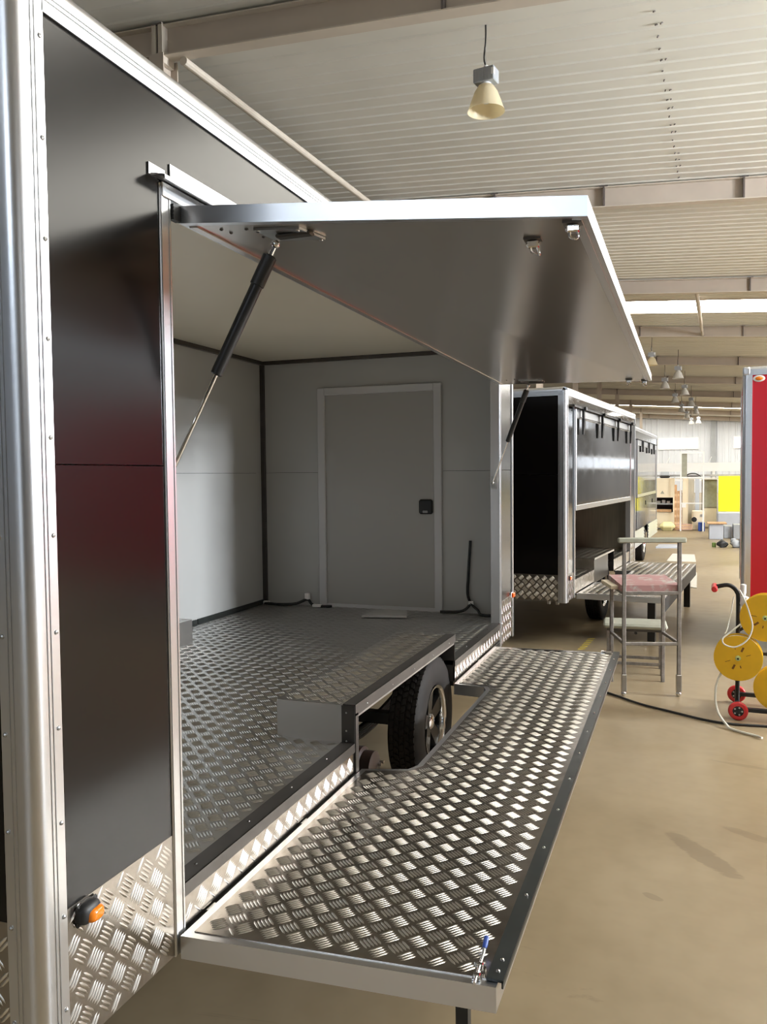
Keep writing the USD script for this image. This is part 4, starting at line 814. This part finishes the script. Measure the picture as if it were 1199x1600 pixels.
t = thing('hanging_cord', 'white cord looping over the yellow reels and trailing onto the floor', 'cord')
part(t, 'cord', MB().tube(smooth_path([(.36, 5.94, .84), (.385, 5.86, .79), (.415, 5.82, .70), (.43, 5.80, .62), (.40, 5.78, .54), (.33, 5.77, .49), (.265, 5.77, .50), (.25, 5.78, .535), (.29, 5.81, .57), (.36, 5.83, .63)], 8), .0055, 8), CORDW)
part(t, 'trailing_cord', MB().tube(smooth_path([(.27, 5.86, .32), (.235, 5.85, .27), (.215, 5.84, .20), (.212, 5.80, .12), (.225, 5.74, .06), (.25, 5.66, .030), (.27, 5.61, .018), (.29, 5.565, .009), (.36, 5.50, .009), (.43, 5.455, .009), (.462, 5.41, .012)], 8), .0075, 8), CORDW)
part(t, 'back_cord', MB().tube(smooth_path([(.33, 6.05, .78), (.31, 6.03, .66), (.285, 5.95, .57), (.27, 5.90, .55)], 8), .004, 6), CORDW)
t = one('power_cable', MB().tube(smooth_path(gpts([(-.80, 6.40), (-.52, 6.20), (-.28, 5.97), (-.063, 5.83), (.136, 5.71), (.29, 5.665), (.513, 5.68), (.9, 5.70)], .009)), .008, 8), BLKRUB, 'long black cable lying across the concrete from the platform to the reel trolley', 'cable', smooth=True)

# floor marks and loose cards
t = thing('hazard_tape', 'short yellow and black striped tape stuck on the floor behind the platform', 'tape')
d = np.array([.034, .511]); d /= np.linalg.norm(d); nrm = np.array([d[1], -d[0]])
for k in range(6):
    c = np.array([-.880, 7.68])+d*(k*.10); w = .03
    m = MB().hexa([(*(c-nrm*w), .001), (*(c+nrm*w+d*.05), .001), (*(c+nrm*w+d*.10), .001), (*(c-nrm*w+d*.05), .001), (*(c-nrm*w), .002), (*(c+nrm*w+d*.05), .002), (*(c+nrm*w+d*.10), .002), (*(c-nrm*w+d*.05), .002)])
    part(t, 'tape_stripe', m, pbr_once('worn_yellow_tape', (.50, .38, .05), .6), smooth=False)
def sheet(pl, lab, mat=PAPER, h=.006):
    m = MB().hexa([(x, y, .001) for x, y in pl]+[(x, y, h) for x, y in pl]); return one('card_sheet', m, mat, lab, 'sheet', smooth=False)
sheet([(-.28, 15.9), (.23, 15.9), (.22, 17.3), (-.19, 17.4)], 'large pale sheet on the floor beyond the step stand')
sheet([(.05, 12.4), (.19, 12.3), (.22, 14.2), (.12, 14.3)], 'narrow pale sheet on the floor right of the second platform')
sheet([(-.55, 18.6), (-.1, 18.7), (-.08, 19.4), (-.5, 19.3)], 'grey flat board on the floor past the slatted trailer', GREYBOX, .03)

# ================================================================== clutter at the far end of the aisle (about 20-27 m away)
def bxt(name, lab, cat, *b, mat, bev=.01, rot=0.0):
    cx, cy = (b[0]+b[1])/2, (b[2]+b[3])/2; t = thing(name, lab, cat, (cx, cy, b[4]), rot)
    part(t, 'body', MB().box(b[0]-cx, b[1]-cx, b[2]-cy, b[3]-cy, 0, b[5]-b[4], bev), mat); return t
t = thing('cream_cabinet', 'cream machine cabinet with a dark open bay, beside the farthest trailer', 'cabinet', (-.45, 24.75, 0))
part(t, 'body', MB().box(-.35, .22, 0, .8, .05, .50).box(-.35, .22, 0, .8, .92, 1.47).box(.18, .22, 0, .8, .5, .92).box(-.35, -.30, 0, .8, .5, .92).box(-.3, .18, .6, .8, .5, .92), CREAM, smooth=False)
part(t, 'bay_shelf', MB().box(-.3, .18, .0, .6, .72, .75), PEDGREY); part(t, 'bay_back', MB().box(-.3, .18, .58, .60, .5, .92), BLKSTEEL); part(t, 'drawer', MB().box(-.30, .14, -.03, .3, .51, .58), WOOD)
for k in range(3): part(t, 'stored_part', MB().box(-.25+k*.13, -.15+k*.13, .05, .2, .75, .82+.03*(k % 2), .01), GALV)
part(t, 'warning_sign', MB().add([(-.16, -.004, 1.03), (-.05, -.004, 1.03), (-.105, -.004, 1.12), (-.16, 0, 1.03), (-.05, 0, 1.03), (-.105, 0, 1.12)], [(0, 1, 2), (3, 5, 4), (0, 3, 4), (0, 4, 1), (1, 4, 5), (1, 5, 2), (2, 5, 3), (2, 3, 0)]), PALEG)
bxt('sack', 'pale yellow sack slumped at the foot of the cream cabinet', 'sack', -.62, -.20, 24.2, 24.62, 0, .24, mat=SACK, bev=.1)
ps = (('narrow dark plank leaning beside the cream cabinet', -.20, 1.28, WOOD), ('stack edge plank with knots, second from the cream cabinet', -.13, 1.10, WOOD), ('short brown plank in the leaning timber', -.06, 1.12, WOOD))
for i, (lab, x, z, mt) in enumerate(ps):
    t = thing('timber_plank', lab, 'plank', (x, 24.9, 0)); m = MB()
    m.hexa([(-.03, -.1, 0), (.035, -.1, 0), (.035, 0, 0), (-.03, 0, 0), (-.03, .15, z), (.035, .15, z), (.035, .25, z), (-.03, .25, z)]); part(t, 'plank', m, mt, smooth=False)
    m = MB()
    for k in range(5): zz_ = .15+k*.2; m.box(-.028, .03, -.108+.25*zz_/z, -.09+.25*zz_/z, zz_, zz_+.07)
    part(t, 'end_block', m, WOODL, smooth=False, kind='stuff')
bxt('tall_board', 'tall pale cream board standing right of the leaning planks', 'board', -.01, .14, 24.9, 24.98, 0, 1.46, mat=CREAM, bev=.005)
t = thing('display_stand', 'white empty door frame standing upright amid the clutter', 'stand', (.25, 24.2, 0), 0)
for b in ((-.33, -.29, 0, .05, 0, 2.2), (.255, .295, 0, .05, 0, 2.2), (-.29, .255, 0, .05, 2.15, 2.2), (-.29, .255, 0, .05, 1.47, 1.51), (-.29, .255, 0, .05, .76, .79)): part(t, 'frame_bar', MB().box(*b), WHITEP, smooth=False)
part(t, 'upper_pane', MB().box(-.29, -.15, .02, .03, 1.51, 2.15), PALEG, smooth=False); part(t, 'corner_label', MB().box(.15, .22, -.004, 0, 2.06, 2.12), WHITEP); part(t, 'notice', MB().box(-.28, -.17, -.004, .0, .66, .78), WHITEP)
bxt('upright_sheet', 'grey-brown panel standing inside the white door frame', 'sheet', .02, .30, 25.3, 25.36, 0, 1.44, mat=BROWNPL, bev=.004)
bxt('upright_sheet', 'narrow grey panel standing right of the grey-brown one', 'sheet', .33, .44, 25.3, 25.36, 0, 1.44, mat=GREYBOX, bev=.004)
t = bxt('grey_cabinet', 'tall grey-green cabinet between the white frame and the yellow panel', 'cabinet', .52, .93, 25.6, 26.2, .0, 1.42, mat=BROWNPL, bev=.005)
part(t, 'upper_door', MB().box(-.19, .19, -.32, -.30, .62, 1.38, .004), PALEG); part(t, 'lower_door', MB().box(-.19, .19, -.32, -.30, .05, .58, .004), CREAM)
t = thing('yellow_board', 'bright yellow panel on a grey tank left of the red trailer', 'panel', (1.32, 25.0, 0)); part(t, 'panel', MB().box(-.38, .42, -.02, .02, .52, 1.52, .004), YELP, smooth=False)
bxt('grey_tank', 'pale grey tank under the bright yellow panel', 'tank', .90, 1.75, 24.6, 25.4, 0.0, .515, mat=GREYBOX, bev=.03)
t = thing('washer', 'cream washing-machine-like box with a round dark port', 'machine', (.40, 24.7, 0)); part(t, 'body', MB().box(-.16, .17, 0, .4, 0, .55, .02), CREAM); part(t, 'round_port', MB().cyl((-.10, -.01, .3), (-.10, .01, .3), .07, 20), BLKRUB); part(t, 'control_panel', MB().box(.05, .12, -.01, .0, .38, .45), GALV)
bxt('blue_crate', 'small blue crate on the floor under the white frame', 'crate', .40, .57, 24.3, 24.6, 0, .24, mat=BLUEP, bev=.01)
pk = thing('pallet', 'broken pinkish pallet boards on the floor left of the blue crate', 'pallet', (.05, 24.45, 0))
for k in range(5): part(pk, 'pallet_board', MB().bar((-.22, -.1+k*.06, .03+k*.035), (.2, -.12+k*.05, .05+k*.03), .07, .02), (PINKB, WOODL)[k % 2], smooth=False)
bxt('grey_case', 'blue-grey box nearest the blue crate', 'box', .60, .92, 21.4, 21.9, 0, .37, mat=GREYBOX)
bxt('grey_case', 'dark grey open bin right of the blue-grey box', 'box', .95, 1.14, 21.8, 22.3, 0, .30, mat=PEDGREY)
bxt('grey_case', 'dull grey box closest to the red trailer', 'box', 1.16, 1.52, 21.6, 22.1, 0, .35, mat=PEDGREY)
bxt('timber_block', 'brown lid board lying over the blue-grey box', 'board', .56, 1.0, 21.35, 21.95, .372, .40, mat=WOOD, bev=.004)
t = thing('engine_parts', 'small heap of dark engine parts on the floor left of the red trailer', 'parts', (.92, 19.2, 0))
r2_ = np.random.default_rng(3)
for k in range(9):
    a = r2_.uniform(-.18, .42), r2_.uniform(-.15, .2); rr = r2_.uniform(.05, .09); s = trimesh.creation.icosphere(1, 1.0)
    part(t, 'casting', MB().add(s.vertices*[rr*1.3, rr, rr]*(1+.15*r2_.standard_normal((len(s.vertices), 1)))+[a[0], a[1], rr*.95+(.08 if k > 5 else 0)], s.faces), (BLKSTEEL, GALV, PEDGREY)[k % 3], smooth=40)
bxt('green_can', 'tiny dark green can left of the engine parts', 'can', .60, .68, 19.15, 19.24, 0, .10, mat=pbr_once('dark_green', (.10, .16, .03), .5), bev=.01)
# white rack with dark seats behind
t = thing('white_rack', 'long white steel rack spanning the aisle behind the clutter', 'rack', (0, 27.6, 0))
part(t, 'top_beam', MB().box(-1.6, 3.2, 0, .5, 1.66, 1.93), WHITEP, smooth=False); part(t, 'lower_rail', MB().box(-1.6, 3.2, 0, .06, 1.50, 1.56), GALV, smooth=False); part(t, 'lower_rail', MB().box(-1.6, 3.2, 0, .06, 1.36, 1.42), WHITEP, smooth=False)
for x in (-1.55, .9, 3.1): part(t, 'rack_post', MB().box(x-.04, x+.04, .02, .1, 0, 1.66), WHITEP, smooth=False)
for x in (-.5, .0, .75, 1.6): part(t, 'guard_rod', MB().bar((x, .2, 1.93), (x+.09, .2, 2.12), .02), WHITEP, smooth=False)
def seat(x, w, h, lab, cat='seat'):
    t = thing('vehicle_seat', lab, cat, (x, 25.2, 1.475)); m = MB().box(-w/2, w/2, -.1, .2, 0, h*.45, .03); part(t, 'cushion', m, BLKRUB)
    part(t, 'backrest', MB().hexa([(-w/2, .1, .02), (w/2, .1, .02), (w/2, .2, .02), (-w/2, .2, .02), (-w*.42, .2, h), (w*.42, .2, h), (w*.42, .28, h), (-w*.42, .28, h)]), PEDGREY)
seat(-.50, .28, .18, 'dark seat pad on top of the cream cabinet')
bxt('plank_shelf', 'thin pale shelf resting over the tall boards', 'shelf', -.2, 1.0, 25.35, 25.62, 1.445, 1.47, mat=PAPER, bev=.003)
t = thing('bent_tube', 'black bent tubing lying on the shelf over the tall boards', 'tubing', (.25, 25.45, 1.47))
part(t, 'tube', MB().tube(smooth_path([(-.22, 0, .02), (-.12, 0, .10), (-.02, 0, .13), (.1, 0, .12), (.2, 0, .06), (.24, 0, .02)]), .016, 8), BLKRUB); part(t, 'lower_tube', MB().tube(smooth_path([(-.26, .05, .02), (-.1, .05, .045), (.18, .05, .04)]), .014, 8), BLKRUB)
